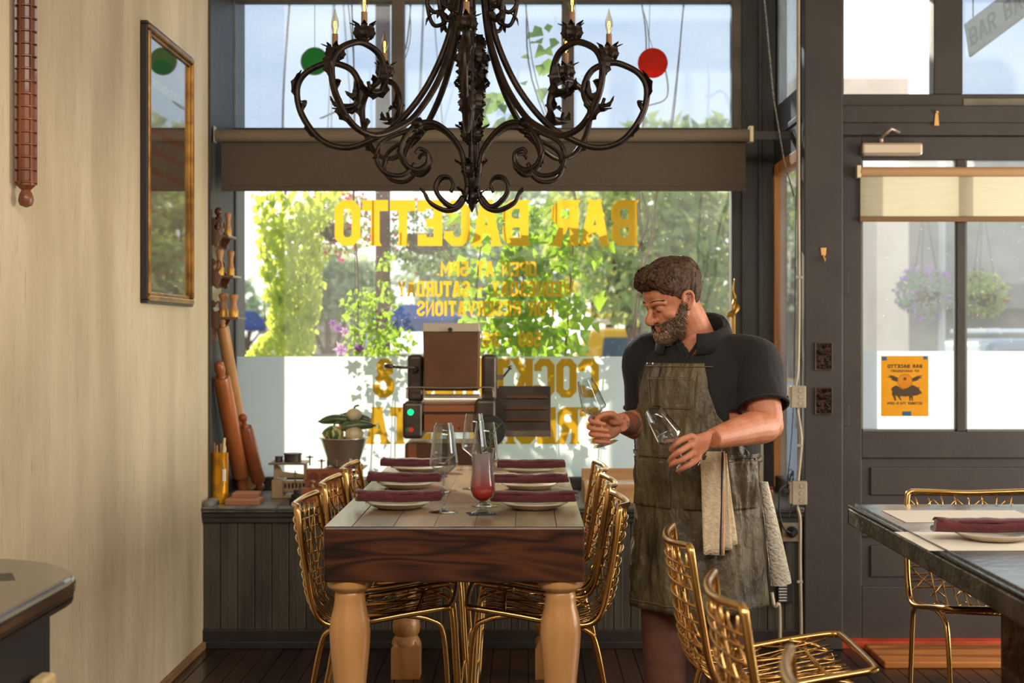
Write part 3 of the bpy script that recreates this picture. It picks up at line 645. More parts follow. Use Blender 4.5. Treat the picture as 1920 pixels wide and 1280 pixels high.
fn = tag(MB().box(-8.5, -1.9, 24.0, 24.08, -.16, 1.18).build('fence', M('fence_grey', (120, 116, 108), .8, col2=(92, 88, 82), scale=3)), 'long low grey fence beyond the street', 'fence')
def car(px0, px1, Y, h, col, label, name='car', suv=False):
    """side view car: body, glass, wheels"""
    x0, x1 = ax(px0, Y), ax(px1, Y); ln_ = x1-x0; t = empty(name, (x0, Y, -.16), 0, label, 'car'); s = h/1.75
    if suv: prof = [(0, .35), (0, 1.0), (.05, 1.05), (.16, 1.72), (.22, 1.75), (.66, 1.75), (.70, 1.7), (.80, 1.12), (.97, 1.02), (1, .9), (1, .35)]
    else: prof = [(0, .35), (0, .95), (.06, 1.0), (.2, 1.4), (.28, 1.45), (.55, 1.45), (.62, 1.4), (.76, 1.0), (.95, .9), (1, .8), (1, .35)]
    MB().prism([(a*ln_, b*s) for a, b in prof], -.0, 1.7).build('body', M(label.split()[0]+'_car_paint', col, .3, coat=.6), t, bevel=.05)
    g = M('car_glass', (70, 88, 108), .1); zt_ = (1.62 if suv else 1.36)*s; zb_ = (1.14 if suv else 1.02)*s
    for a, b in ((.2, .36), (.39, .53), (.56, .67 if suv else .66)):
        MB().prism([(a*ln_, zb_), (b*ln_+(.04*ln_ if b > .6 else 0), zb_), (b*ln_, zt_), ((a+.015)*ln_, zt_)], -.012, .01).build('window', g, t)
    for a in (.18, .8): MB().lathe([(.33*s, 0), (.33*s, .22)], frame_mtx((a*ln_, .24, .33*s), (1, 0, 0), (0, 0, 1), (0, -1, 0)), 18).build('wheel', M('tyre', (30, 30, 32), .8), t)
    if suv: m = MB(); [m.tube([(ln_*.18, y, 1.84*s), (ln_*.68, y, 1.84*s)], .025, 6) for y in (.2, 1.5)]; [m.tube([(ln_*q, .18, 1.84*s), (ln_*q, 1.52, 1.84*s)], .03, 6) for q in (.25, .6)]; m.build('roof_rack', M('rack_grey', (200, 200, 205), .3, metal=.5), t)
    return t
car(1028, 1514, 20, 1.76, (232, 176, 44), 'yellow car with roof rack parked across the street', suv=True)
car(425, 515, 19, 1.45, (206, 208, 210), 'silver car parked beyond the hanging vine')
car(1440, 1700, 12.5, 1.45, (170, 184, 204), 'pale blue car seen through the side window')
car(1800, 2150, 15, 1.62, (120, 132, 152), 'grey-blue car parked outside the second door light', suv=True)
bd = empty('building', (ax(1600, 24), 24, -.16), 0, 'beige plastered building seen through the door glass', 'building'); c = bd.location
MB().box(-1.0, ax(1704, 24)-c.x, 0, 6, 0, 6).build('wall', M('beige_stucco', (236, 216, 196), .9, col2=(222, 202, 182), scale=2), bd)
MB().box(ax(1704, 24)-c.x, 9.6-c.x+2, 3.0, 9, 0, 5.2).build('side_wall', M('grey_stucco', (158, 152, 148), .9, col2=(142, 136, 132), scale=2), bd)
MB().box(ax(1810, 24)-c.x, 12-c.x, 2.2, 3.0, 2.15, 2.6).build('awning', M('grey_awning', (118, 116, 118), .8), bd)
lp = empty('street_lamp', (ax(1766, 14), 14, -.16), 0, 'slender grey street lamp post outside the door', 'lamp post')
MB().tube([(0, 0, 0), (0, 0, 4.2)], .035, 8).build('pole', M('lamp_grey', (178, 176, 172), .5), lp)
m = MB(); m.tube([(-.28, 0, 2.97), (.5, 0, 2.97)], .022, 6); m.build('bracket', MATS['lamp_grey'], lp)
basket('flower_basket', 1733, 548, 14, (.26, .24, .24), 700, 'hanging basket of mauve flowers left of the street lamp', lilac_m, 170, leaf_b, .05, .035, rope=.9)
basket('flower_basket', 1842, 552, 14, (.24, .22, .22), 700, 'hanging basket of green and reddish flowers right of the street lamp', M('red_petal', (170, 80, 70), .6, translucent=.4), 60, leaf_d, .05, .03, rope=.9)

# painted discs hanging in front of the transom and the shop sign over the pavement
gd = empty('round_sign', at(590, 115, 7.587), 0, 'round green disc hanging against the transom pane, left one', 'sign'); r = .072
MB().lathe([(r, -.006), (r, .006)], Matrix.Rotation(R(90), 4, 'X'), 36).build('disc', M('green_disc', (54, 132, 72), .6, translucent=.6, tcol=(70, 170, 96)), gd)
wire_m = M('thin_wire', (90, 84, 80), .5)
MB().tube([(0, 0, .07), (0, 0, 3.29-gd.location.z)], .0015, 5).build('wire', wire_m, gd)
MB().tube([V((math.cos(a)*r, -.004, math.sin(a)*r)) for a in [k*math.pi/18 for k in range(36)]], .0035, 6, closed=True).build('rim', M('green_disc_rim', (140, 164, 140), .5), gd)
rd = empty('round_sign', at(1224, 118, 7.587), 0, 'round red disc hanging against the transom pane, right one', 'sign')
MB().lathe([(.078, -.007), (.08, -.004), (.08, .004), (.078, .007)], Matrix.Rotation(R(90), 4, 'X'), 40).build('disc', M('red_disc', (232, 60, 24), .6, col2=(214, 44, 16), scale=30, translucent=.55, tcol=(255, 74, 30)), rd)
MB().tube([(0, 0, .078), (-.02, 0, .14), (-.015, 0, 3.29-rd.location.z)], .0015, 5).build('wire', wire_m, rd)
sg = empty('hanging_sign', at(1816, 60, 8.3), 0, 'pale wooden shop sign hanging over the sidewalk, top right', 'sign'); c = sg.location
d = (at(1990, -70, 7.9)-at(1816, 62, 8.3)); Xd = V((d.x, d.y, 0)).normalized(); sl = d.z/max(.01, math.hypot(d.x, d.y)); Xd = V((Xd.x, Xd.y, sl)).normalized(); Zd = V((0, 0, 1)); Zd = (Zd-Xd*Zd.dot(Xd)*.35).normalized(); Yd = Zd.cross(Xd).normalized()
bm_ = frame_mtx((0, 0, -.1), Xd, Yd, Zd)
MB().box(0, .75, -.012, .012, -.05, .15, bm_).build('board', M('sign_board', (196, 190, 178), .7, col2=(170, 164, 150), scale=10, stretch=(.4, 2, 2)), sg, bevel=.004)
text_mb('BAR BACETTO', .66, .105, hw=.07, gap=.35, mtx=bm_ @ Matrix.Translation((.03, -.0135, -.005))).build('lettering', M('sign_letter', (96, 92, 86), .7), sg)
m = MB(); [m.tube([bm_ @ V((x_, 0, .15)), bm_ @ V((x_, 0, .15))+V((0, 0, .25))], .004, 6) for x_ in (.06, .7)]; m.build('hook', M('iron', (60, 58, 56), .5, metal=.8), sg)
# ================================================================ furniture and fittings
bronze = M('dark_bronze', (62, 50, 42), .38, metal=.75, col2=(34, 28, 25), scale=14, bump=.1, bscale=60)
def strip(mb, pts, widths, side, fold=.35, ser=0.0, n=6):
    """a curling leaf blade along pts; side = direction across the blade"""
    P = spline(pts, n); W = sp1(widths, n); S = V(side).normalized(); k = len(P); vs = []; fs = []
    for i in range(k):
        t = (P[min(i+1, k-1)]-P[max(i-1, 0)]).normalized(); s = (S-t*S.dot(t)).normalized(); u = s.cross(t)
        w = max(W[i], 0)*(1+(ser if i % 3 == 1 else -ser*.5)); vs += [P[i]+s*w+u*w*fold, P[i]-u*w*fold*.3, P[i]-s*w+u*w*fold]
    for i in range(k-1): fs += [(3*i, 3*i+1, 3*i+4, 3*i+3), (3*i+1, 3*i+2, 3*i+5, 3*i+4)]
    return mb.add(vs, fs)

CY = 5.1; cz0 = EYE; SC = 523.0
cpos = V((ax(885, CY), CY, az(398, CY)))
chand = empty('chandelier', cpos, 0, 'large wrought iron candle chandelier with scrolled arms and leaf ornaments', 'chandelier')
def cq(cx, cy):        # profile point (radius, height) measured on the outermost left arm
    return ((925-cx)/2.667/SC, 1.5+(628-cy/2.667)/SC-cpos.z)
def prof(l): return [V((a, 0, b)) for a, b in (cq(*q) for q in l)]
arm0 = prof([(872, -330), (858, -150), (840, 0), (803, 200), (700, 430), (560, 610), (440, 690), (300, 738), (170, 700), (75, 575), (50, 450), (88, 370), (175, 322), (240, 316), (325, 352), (366, 440), (345, 520), (285, 535), (262, 490)])
m = MB(); sp = spline(arm0, 8); k = len(sp); m.tube(sp, [.0115 if i < k-22 else .0115-.006*(i-(k-22))/22 for i in range(k)], 8)
arm = m.build('arm', bronze, chand, smooth=True)
lf = MB()
for a, b, c_, wd in (((60, 520), (40, 430), (72, 350), .022), ((70, 570), (95, 510), (70, 505), .020), ((340, 400), (330, 470), (290, 455), .030), ((366, 440), (330, 540), (225, 540), .024), ((345, 520), (250, 520), (215, 480), .018), ((170, 700), (110, 650), (95, 585), .02)):
    q = prof([a, b, c_]); strip(lf, q, [.006, wd, .002], (0, 1, 0), .5, .25)
lf.build('leaf_ornament', bronze, arm, solid=.003)
# candle: drip cup of leaves, sleeve, flame bulb
cr, czt = cq(240, 316)
cup = MB(); cup.lathe([(.008, 0), (.018, .012), (.02, .02), (.010, .045)], Matrix.Translation((cr, 0, czt)), 10)
for i in range(7):
    a = i*2*math.pi/7; u = V((math.cos(a), math.sin(a), 0)); o_ = V((cr, 0, czt+.008))
    strip(cup, [o_+u*.008, o_+u*.028+V((0, 0, .02)), o_+u*.026+V((0, 0, .05)), o_+u*(.04 if i % 2 else .05)+V((0, 0, .062))], [.006, .016, .011, .002], V((-u.y, u.x, 0)), .3, .2)
cup.build('drip_cup', bronze, arm, solid=.002)
MB().lathe([(.0105, .03), (.0105, .105)], Matrix.Translation((cr, 0, czt)), 12).build('candle_sleeve', M('candle_sleeve', (150, 112, 74), .5), arm, smooth=True, autos=40)
bulbm = pane_mat('bulb_glass', (236, 226, 210), refl=2.2)
MB().lathe([(.007, .105), (.009, .115), (.0145, .135), (.013, .152), (.006, .175), (.001, .196)], Matrix.Translation((cr, 0, czt)), 14).build('bulb', bulbm, arm, smooth=True)
MB().tube([(cr, 0, czt+.105), (cr, 0, czt+.13)], .0025, 6).tube(spline([(cr-.004, 0, czt+.13), (cr-.003, 0, czt+.148), (cr+.003, 0, czt+.148), (cr+.004, 0, czt+.13)], 4), .0016, 5).build('filament', M('glowing_filament', (255, 168, 60), .5, emit=9), arm)
ANG = [180, 225, 270, 315, 0, 45, 90, 135]
arm.rotation_euler.z = R(180)
for a in ANG[1:]:
    c = copy_tree(arm, chand); c.rotation_euler.z = R(a)
# lower double scrolls, turned half a step
s1 = prof([(903, 935), (893, 880), (868, 760), (800, 670), (720, 625), (635, 640), (575, 705), (552, 780), (580, 840), (640, 862), (690, 825), (690, 775), (650, 757), (628, 780)])
s2 = prof([(640, 660), (540, 690), (455, 740), (430, 815), (470, 880), (550, 893), (605, 860), (625, 830)])
m = MB(); q = spline(s1, 8); k = len(q); m.tube(q, [.0105-.004*max(0, (i-k*.7)/(k*.3)) for i in range(k)], 8); q = spline(s2, 8); m.tube(q, .0085, 8)
cl = prof([(660, 625), (615, 640)]); m.tube(cl, .019, 8)
scroll = m.build('scroll', bronze, chand, smooth=True)
lf = MB(); strip(lf, prof([(455, 740), (425, 800), (410, 815)]), [.004, .014, .002], (0, 1, 0), .5, .2); strip(lf, prof([(580, 840), (560, 800), (535, 765)]), [.004, .016, .002], (0, 1, 0), .5, .2); lf.build('leaf_ornament', bronze, scroll, solid=.003)
scroll.rotation_euler.z = R(158)
for a in (22, -22, 202): c = copy_tree(scroll, chand); c.rotation_euler.z = R(a)
# bottom curls
b1 = prof([(905, 900), (895, 960), (860, 1030), (790, 1052), (710, 1015), (680, 965), (660, 945)]); b2 = prof([(880, 985), (830, 1035), (770, 1000), (738, 945), (760, 893), (805, 888), (828, 925), (815, 960)])
m = MB(); q = spline(b1, 8); k = len(q); m.tube(q, [.011-.007*i/k for i in range(k)], 8); q = spline(b2, 8); m.tube(q, [.010-.004*i/k for i in range(len(q))], 8)
curl = m.build('curl', bronze, chand, smooth=True); curl.rotation_euler.z = R(165)
for a in (15, -15, 195): c = copy_tree(curl, chand); c.rotation_euler.z = R(a)
# upper small curls
u1 = prof([(862, -60), (800, -70), (740, -40), (700, 10), (735, 60), (785, 40), (790, 0), (760, -15)]); u2 = prof([(700, 20), (715, 90), (740, 128), (785, 115), (795, 80), (770, 65)])
m = MB(); m.tube(spline(u1, 8), .008, 7); m.tube(spline(u2, 8), .0075, 7); strip(m, prof([(735, 60), (700, 90), (692, 130)]), [.004, .014, .002], (0, 1, 0), .4, .2)
curl2 = m.build('upper_curl', bronze, chand, smooth=True); curl2.rotation_euler.z = R(180)
for i in range(1, 8):
    c = copy_tree(curl2, chand); c.rotation_euler.z = R(180+45*i)
H = 3.5-cpos.z
m = MB(); zz = lambda cy: cq(0, cy)[1]
m.lathe([(.001, 0), (.012, .02), (.016, .05), (.011, .075), (.02, .09), (.022, .14), (.014, .16), (.013, zz(580)), (.011, zz(300)), (.011, zz(-330)), (.028, zz(-340)), (.012, zz(-380)), (.004, zz(-430))], n=12)
m.build('column', bronze, chand, smooth=True, autos=50)
m = MB()
for lv, (cy, ln_, wd, nr) in enumerate(((560, 150, .034, 6), (450, 170, .040, 6), (340, 150, .036, 6), (700, 80, .02, 5), (880, 80, .018, 5), (1000, 60, .014, 5))):
    for i in range(nr):
        a = 2*math.pi*i/nr+lv*.5; u = V((math.cos(a), math.sin(a), 0)); z0 = zz(cy); dz = ln_/2.667/SC
        strip(m, [u*.012+V((0, 0, z0-dz*.3)), u*.03+V((0, 0, z0+dz*.2)), u*.034+V((0, 0, z0+dz*.7)), u*.062+V((0, 0, z0+dz)), u*.05+V((0, 0, z0+dz*.85))], [.004, wd*.75, wd*.7, wd*.4, .004], V((-u.y, u.x, 0)), .35, .3)
m.build('acanthus_leaves', bronze, chand, solid=.003)
m = MB(); z = zz(-430); i = 0
while z < H-.03:
    vv = [V((.014*math.cos(t), 0, .024*math.sin(t)+z+.016)) for t in [k*math.pi/7 for k in range(14)]]
    if i % 2: vv = [V((0, p.x, p.z)) for p in vv]
    m.tube(vv, .003, 5, closed=True); z += .036; i += 1
ch_ = m.build('chain', bronze, chand); ch_['kind'] = 'stuff'
MB().lathe([(.06, 0), (.065, -.02), (.015, -.045)][::-1], Matrix.Translation((0, 0, H)), 20).build('ceiling_rose', bronze, chand)

# roller shade over the street window
SY = 7.05
shade_m = M('shade_fabric', (104, 92, 78), .85, col2=(96, 84, 71), scale=40, stretch=(1, 1, 4), translucent=.22, tcol=(150, 128, 100))
rs = empty('roller_shade', (0, SY, az(254, SY)), 0, 'brown fabric roller shade pulled partly down over the street window', 'shade'); o0 = rs.location.copy()
rz = o0.z; rr = 11.5*SY/FPX
MB().tube([(ax(404, SY), 0, 0), (ax(1404, SY), 0, 0)], rr, 16, up=(0, 0, 1)).build('roller', M('shade_roll', (122, 108, 90), .85), rs, smooth=True, autos=50)
zb_ = az(352, SY)-rz
MB().box(ax(413, SY), ax(1400, SY), rr-.003, rr-.0015, zb_, 0).build('fabric', shade_m, rs)
MB().box(ax(413, SY), ax(1400, SY), rr-.008, rr+.004, zb_-.014, zb_+.012).build('hem_bar', M('shade_hem', (84, 73, 62), .8), rs, bevel=.003)
for a, b in ((-1.535, ax(404, SY)), (ax(1404, SY), ax(1412, SY))): MB().box(a, b, -.03, .03, -.035, .045).build('bracket', M('pale_metal', (196, 180, 140), .4, metal=.4), rs, bevel=.003)
MB().box(ax(1410, SY), 1.335, -.012, .012, -.02, .02).build('mounting_arm', dark_paint, rs)
# door shade
DSY = DY-.055
ds = empty('roller_shade', (gx[0], DSY, az(322, DSY)), 0, 'cream roller shade lowered a little over the door glass', 'shade'); o0 = ds.location
x0, x1 = ax(1613, DSY)-o0.x, 2.62-o0.x
MB().tube([(x0, 0, 0), (x1, 0, 0)], .023, 14, up=(0, 0, 1)).build('roller', M('door_shade_roll', (170, 132, 92), .7), ds, smooth=True, autos=50)
MB().box(x0+.005, x1-.005, .018, .0192, az(408, DSY)-o0.z, 0).build('fabric', M('door_shade_fabric', (216, 204, 178), .85, col2=(200, 188, 162), scale=30, stretch=(.3, 1, 5), translucent=.6, tcol=(232, 226, 210)), ds)
MB().box(x0, x1, .008, .026, az(415, DSY)-o0.z, az(405, DSY)-o0.z).build('hem_bar', M('door_shade_hem', (118, 86, 52), .7), ds, bevel=.003)
MB().box(x0-.02, x0, -.02, .035, -.03, .03).build('bracket', MATS['pale_metal'], ds, bevel=.002)
# door closer
dc = empty('door_closer', at(1672, 280, DY-.05), 0, 'pale metal door closer with bent arm above the door shade', 'door closer'); o0 = dc.location; pm = M('closer_metal', (176, 158, 138), .35, metal=.5)
MB().box(ax(1614, DY-.05)-o0.x, ax(1728, DY-.05)-o0.x, -.03, .03, az(292, DY-.05)-o0.z, az(268, DY-.05)-o0.z).build('body', pm, dc, bevel=.012)
MB().tube([at(1652, 268, DY-.06)-o0, at(1652, 256, DY-.06)-o0], .012, 10).tube([at(1652, 258, DY-.07)-o0, at(1672, 241, DY-.10)-o0, at(1686, 248, DY-.05)-o0], .008, 8).build('arm', pm, dc, smooth=True)

# ---- dining table
tt = .92; TX0, TX1, TY0, TY1 = -.607, .182, 4.3, 6.34
tb = empty('dining_table', (TX0, TY0, 0), 0, 'tall rustic dining table with turned pale legs in the middle of the room', 'table'); o0 = tb.location
top_m = wood('worn_table_top', (104, 82, 62), (164, 138, 110), rough=.3, axis='Y', scale=2.5, ring=8, coat=.15)
apron_m = wood('dark_apron_wood', (24, 12, 8), (84, 44, 25), rough=.35, axis='X', scale=3.6, ring=30, dist=9, coat=.2)
leg_m = wood('pale_pine', (160, 108, 60), (204, 150, 94), rough=.32, axis='Z', scale=3, ring=7, coat=.3)
W, Lg = TX1-TX0, TY1-TY0
m = MB(); bw = (W-.17)/5
m.box(.0, .0835, .0135, Lg, tt-.03, tt); m.box(W-.0835, W, .0135, Lg, tt-.03, tt)
for i in range(5): m.box(.085+i*bw+.0006, .085+(i+1)*bw-.0006, .0135, Lg, tt-.03, tt)
m.build('tabletop', top_m, tb, bevel=.0012, seg=1)
m = MB(); z0, z1 = tt-.168, tt-.0305
m.box(0, W, 0, .04, z0, z1); m.box(0, W, -.001, .0125, z0, tt); m.box(0, W, Lg-.04, Lg, z0, z1); m.box(0, .04, .04, Lg-.04, z0, z1); m.box(W-.04, W, .04, Lg-.04, z0, z1)
m.build('apron', apron_m, tb, bevel=.008)
lp_ = [(.070, z0), (.070, z0-.018), (.066, z0-.026), (.044, z0-.040), (.047, z0-.048), (.047, z0-.06), (.050, z0-.085), (.060, z0-.125), (.063, z0-.165), (.060, z0-.22), (.053, z0-.29), (.046, z0-.36), (.042, z0-.41), (.046, z0-.43), (.058, z0-.447), (.06, z0-.462), (.05, z0-.478), (.047, z0-.485), (.058, z0-.505), (.062, z0-.53), (.058, z0-.557), (.048, z0-.572), (.056, z0-.582), (.064, z0-.60), (.064, z0-.61)]
lm = MB().lathe(lp_, n=32); zB = z0-.59
vs = [V((sx*.062*q, sy*.062*q, z)) for z, q in ((0, 1), (zB-.03, 1), (zB+.0, .72)) for sx, sy in ((-1, -1), (1, -1), (1, 1), (-1, 1))]
lm.add(vs, [(3, 2, 1, 0), (0, 1, 5, 4), (1, 2, 6, 5), (2, 3, 7, 6), (3, 0, 4, 7), (4, 5, 9, 8), (5, 6, 10, 9), (6, 7, 11, 10), (7, 4, 8, 11), (8, 9, 10, 11)])
leg = lm.build('leg', leg_m, tb, smooth=True, autos=35); leg.location = (.071, .075, 0)
for x, y in ((W-.071, .075), (.088, Lg-.08), (W-.072, Lg-.08)):
    c = copy_tree(leg, tb); c.location = (x, y, 0)

# ---- wire stools
brass = M('brass_wire', (218, 176, 112), .24, metal=1.0, col2=(200, 152, 86), scale=6)
def make_stool():
    """counter stool: bent tube shell filled with wire, splayed legs; front towards local -Y"""
    t = empty('wire_stool')
    HB, ZR, ZF = .955, .585, .632
    side = lambda s: [V((s*.225, .235, HB-.02)), V((s*.232, .225, .86)), V((s*.235, .205, .74)), V((s*.236, .19, .66)), V((s*.236, .165, .605)), V((s*.236, .12, ZR)), V((s*.236, .03, .594)), V((s*.236, -.10, .618)), V((s*.232, -.20, .634))]
    Lf = side(-1); Rt = side(1)
    topc = [V((.218, .238, HB-.004)), V((.195, .242, HB)), V((.1, .268, HB-.006)), V((0, .276, HB-.010)), V((-.1, .268, HB-.006)), V((-.195, .242, HB)), V((-.218, .238, HB-.004))]
    frc = [V((-.222, -.232, .638)), V((-.19, -.245, .638)), V((0, -.25, .636)), V((.19, -.245, .638)), V((.222, -.232, .638))]
    loop = Lf[:]+frc+Rt[::-1]+topc
    loop2 = []; n = len(loop)
    for i in range(n):
        a, b, c, d = loop[i-1], loop[i], loop[(i+1) % n], loop[(i+2) % n]
        for k in range(4):
            q = k/4; loop2.append(.5*((2*b)+(c-a)*q+(2*a-5*b+4*c-d)*q*q+(3*b-a-3*c+d)*q**3))
    MB().tube(loop2, .0102, 8, closed=True).build('frame', brass, t, smooth=True)
    # shell surface sampling: u across, v from back top (0) to seat front (1)
    Ls = spline(Lf, 8); Rs = spline(Rt, 8); Nn = len(Ls)
    def surf(u, v):
        i = v*(Nn-1); k = min(int(i), Nn-2); f = i-k; l = Ls[k].lerp(Ls[k+1], f); r = Rs[k].lerp(Rs[k+1], f); p = l.lerp(r, u); s = 4*u*(1-u)
        bow = .04*s; back = max(0, min(1, (.62-v)/.2)); return p+V((0, bow*back, -.022*s*(1-back)))
    wv = MB()
    for i in range(10):           # bowed rungs across the back
        v = .06+i*.042; wv.tube([surf(k/8, v)+V((0, .007, 0)) for k in range(9)], .0032, 5)
    for i in range(1, 6):
        v = .58+i*.068; wv.tube([surf(k/8, v)-V((0, 0, .005)) for k in range(9)], .003, 5)
    for i in range(9):            # long wires from the top rail to the seat front
        u = .07+i*.1075; wv.tube([surf(u+(.5-u)*.30*math.sin(math.pi*q/16), q/16) for q in range(17)], .003, 5)
    for i in range(7):            # crossing diagonals, back and seat
        a = -.35+i*.19
        for v0, v1 in ((.02, .5), (.54, .98)):
            for sg_ in (1, -1):
                pts = []
                for q in range(13):
                    u = a+.62*q/12
                    if -.001 <= u <= 1.001: pts.append(surf(u if sg_ > 0 else 1-u, v0+(v1-v0)*q/12))
                if len(pts) > 3: wv.tube(pts, .0028, 5)
    wv.build('wire_mesh', brass, t, smooth=True)
    for s in (-1, 1):
        MB().tube(spline([V((s*.232, -.10, .617)), V((s*.225, -.185, .600)), V((s*.222, -.225, .55)), V((s*.215, -.243, .30)), V((s*.21, -.262, 0))], 5), .0085, 8).build('leg', brass, t, smooth=True)
        MB().tube(spline([V((s*.232, .06, .592)), V((s*.228, .135, .565)), V((s*.226, .165, .51)), V((s*.222, .21, .28)), V((s*.215, .275, 0))], 5), .0085, 8).build('leg', brass, t, smooth=True)
    MB().tube([V((-.214, -.247, .23)), V((.214, -.247, .23))], .007, 8).build('footrest', brass, t, smooth=True)
    MB().tube([V((-.20, -.13, .607)), V((.20, -.13, .607))], .006, 8).tube([V((-.20, .07, .582)), V((.20, .07, .582))], .006, 8).tube([V((-.1, -.13, .604)), V((-.1, .07, .582))], .005, 8).tube([V((.1, -.13, .604)), V((.1, .07, .582))], .005, 8).build('seat_brace', brass, t, smooth=True)
    return t
stool0 = make_stool()
spots = [(-.48, 4.72, 90, 'gold wire stool at the left side of the dining table, nearest to the room'), (-.48, 5.33, 90, 'gold wire stool, middle of the three left of the dining table'), (-.48, 5.93, 90, 'gold wire stool at the left of the dining table nearest the window'),
         (.065, 4.72, -90, 'gold wire stool at the right side of the dining table, nearest to the room'), (.065, 5.33, -90, 'gold wire stool, middle of the three right of the dining table'), (.065, 5.93, -90, 'gold wire stool at the right of the dining table nearest the window'),
         (.665, 3.88, 90, 'gold wire stool in front of the man in the apron, at the dark table'), (.675, 3.06, 90, 'gold wire stool in front of another, second from the man'), (.70, 2.26, 90, 'gold wire stool cut off by the bottom edge, nearest of all'),
         (1.56, 4.72, 0, 'gold wire stool at the far end of the dark table by the door')]
for i, (x, y, a, lb) in enumerate(spots):
    s_ = stool0 if i == 0 else copy_tree(stool0)
    s_.location = (x, y, 0); s_.rotation_euler.z = R(a); tag(s_, lb, 'stool', 'gold wire stools')

# ---- dark bar table on the right
bt = empty('bar_table', (1.11, 4.88, 0), 0, 'dark metal topped bar table at the right edge', 'table')
zinc = M('dark_zinc', (92, 90, 88), .22, metal=.85, col2=(60, 58, 56), scale=7, bump=.12, bscale=20)
m = MB(); m.box(0, 1.3, -3.4, 0, tt-.012, tt); m.build('tabletop', zinc, bt, bevel=.004)
m = MB(); m.box(.0, .022, -3.4, .0, tt-.07, tt-.012); m.box(0, 1.3, -.022, 0, tt-.07, tt-.012); m.build('edge_band', M('edge_zinc', (124, 120, 114), .3, metal=.8, col2=(74, 70, 66), scale=9, bump=.3, bscale=40), bt, bevel=.005)
m = MB(); m.box(.018, .022, -3.4, -.03, tt+.0, tt+.006); m.build('edge_bead', M('edge_zinc', (0, 0, 0)), bt)
copper = M('hammered_bronze', (104, 74, 56), .25, metal=.9, col2=(60, 42, 33), scale=9, bump=.6, bscale=14)
for yy in (-.85, -2.6): MB().box(.30, .75, yy-.2, yy+.22, 0, tt-.07).build('pedestal', copper, bt, bevel=.05, seg=4)
# ---- dark counter end lower left
ct = empty('counter', (XL+.003, 2.8, 0), 0, 'dark round-cornered counter against the plaster wall, lower left', 'counter')
def rounded(x1, y0, y1, r, n=10):
    pts = [(.0, y0), (.0, y1)]
    for k in range(n+1): a = math.pi/2-k/n*math.pi/2; pts.append((x1-r+r*math.cos(a), y1-r+r*math.sin(a)))
    pts += [(x1, y0)]; return pts
def slab(poly, z0, z1):
    return MB().prism([(x, -y) for x, y in poly], z0, z1, Matrix(((1, 0, 0, 0), (0, 0, -1, 0), (0, 1, 0, 0), (0, 0, 0, 1))))
slab(rounded(.46, -1.2, .92, .36), tt-.055, tt).build('countertop', M('dark_counter', (70, 56, 50), .2, metal=.2, col2=(50, 40, 36), scale=4, coat=.5), ct, bevel=.02, seg=4)
slab(rounded(.455, -1.2, .915, .355), tt-.062, tt-.052).build('edge_line', M('dark_edge', (30, 24, 22), .4), ct)
slab(rounded(.40, -1.15, .86, .30), .0, tt-.06).build('base', M('black_base', (22, 19, 18), .6), ct, bevel=.01)
MB().box(.415, .452, .42, .50, 0, tt-.20).build('pale_post', M('cream_wood', (216, 188, 138), .5, col2=(198, 170, 120)), ct, bevel=.008)
MB().box(.402, .44, .30, .36, 0, tt-.26).build('pale_post', M('cream_wood', (0, 0, 0)), ct, bevel=.008)
fl_ = tag(MB().prism([(0, 0), (.17, 0), (.17, .11), (0, .11)], 0, .0015, Matrix.Translation((-1.36, 3.3, tt+.0005)) @ Matrix.Rotation(R(24), 4, 'Z') @ Matrix.Rotation(R(-90), 4, 'X')).build('menu_card', M('dark_card', (66, 58, 54), .7)), 'dark folded menu card lying on the round-cornered counter', 'card')

# ---- left wall: framed poster, ravioli pin
fr = empty('framed_poster', (XL, 6.095, 2.196), 0, 'tall framed pasta poster under glass on the plaster wall', 'picture'); FW, FH = .79, 1.135
gold_f = M('gilt_frame', (176, 126, 54), .35, metal=.7, col2=(120, 78, 30), scale=14); blk = M('black_frame_side', (36, 28, 26), .4)
def ring(mb, x0, x1, iy, iz, oy, oz):
    mb.box(x0, x1, -oy, oy, iz, oz); mb.box(x0, x1, -oy, oy, -oz, -iz); mb.box(x0, x1, -oy, -iy, -iz, iz); mb.box(x0, x1, iy, oy, -iz, iz); return mb
hy, hz_ = FW/2, FH/2
ring(MB(), 0.001, .03, hy-.014, hz_-.014, hy, hz_).build('outer_moulding', blk, fr, bevel=.004)
ring(MB(), 0.004, .038, hy-.034, hz_-.034, hy-.010, hz_-.010).build('gilt_moulding', gold_f, fr, bevel=.006)
ring(MB(), 0.004, .026, hy-.048, hz_-.048, hy-.034, hz_-.034).build('inner_moulding', gold_f, fr, bevel=.003)
py_, pz_ = hy-.048, hz_-.048
pst = MB().box(.004, .008, -py_, py_, -pz_, pz_).build('poster', M('poster_paper', (150, 128, 104), .7, col2=(136, 114, 92), scale=5), fr)
m = MB(); rp_ = random.Random(4)
for r_ in range(9):
    zc = pz_*.42-r_*.083
    for c_ in range(26):
        y = -py_+.05+c_*(2*py_-.1)/25.0; hgt = rp_.uniform(.016, .04); wd = rp_.uniform(.005, .011); sk = rp_.uniform(-.006, .006)
        m.add([(.0085, y-wd, zc), (.0085, y+wd, zc), (.0085, y+wd+sk, zc+hgt), (.0085, y-wd+sk, zc+hgt)], [(0, 1, 2, 3)])
m.build('printed_shapes', M('poster_red', (168, 66, 44), .7), pst)['kind'] = 'stuff'
m = MB(); m.add([(.0086, .30*math.cos(a)*.9, pz_-.17+.13*math.sin(a)) for a in [k*math.pi/16 for k in range(32)]], [tuple(range(32))]); m.build('green_oval', M('poster_green', (66, 104, 84), .7), pst)
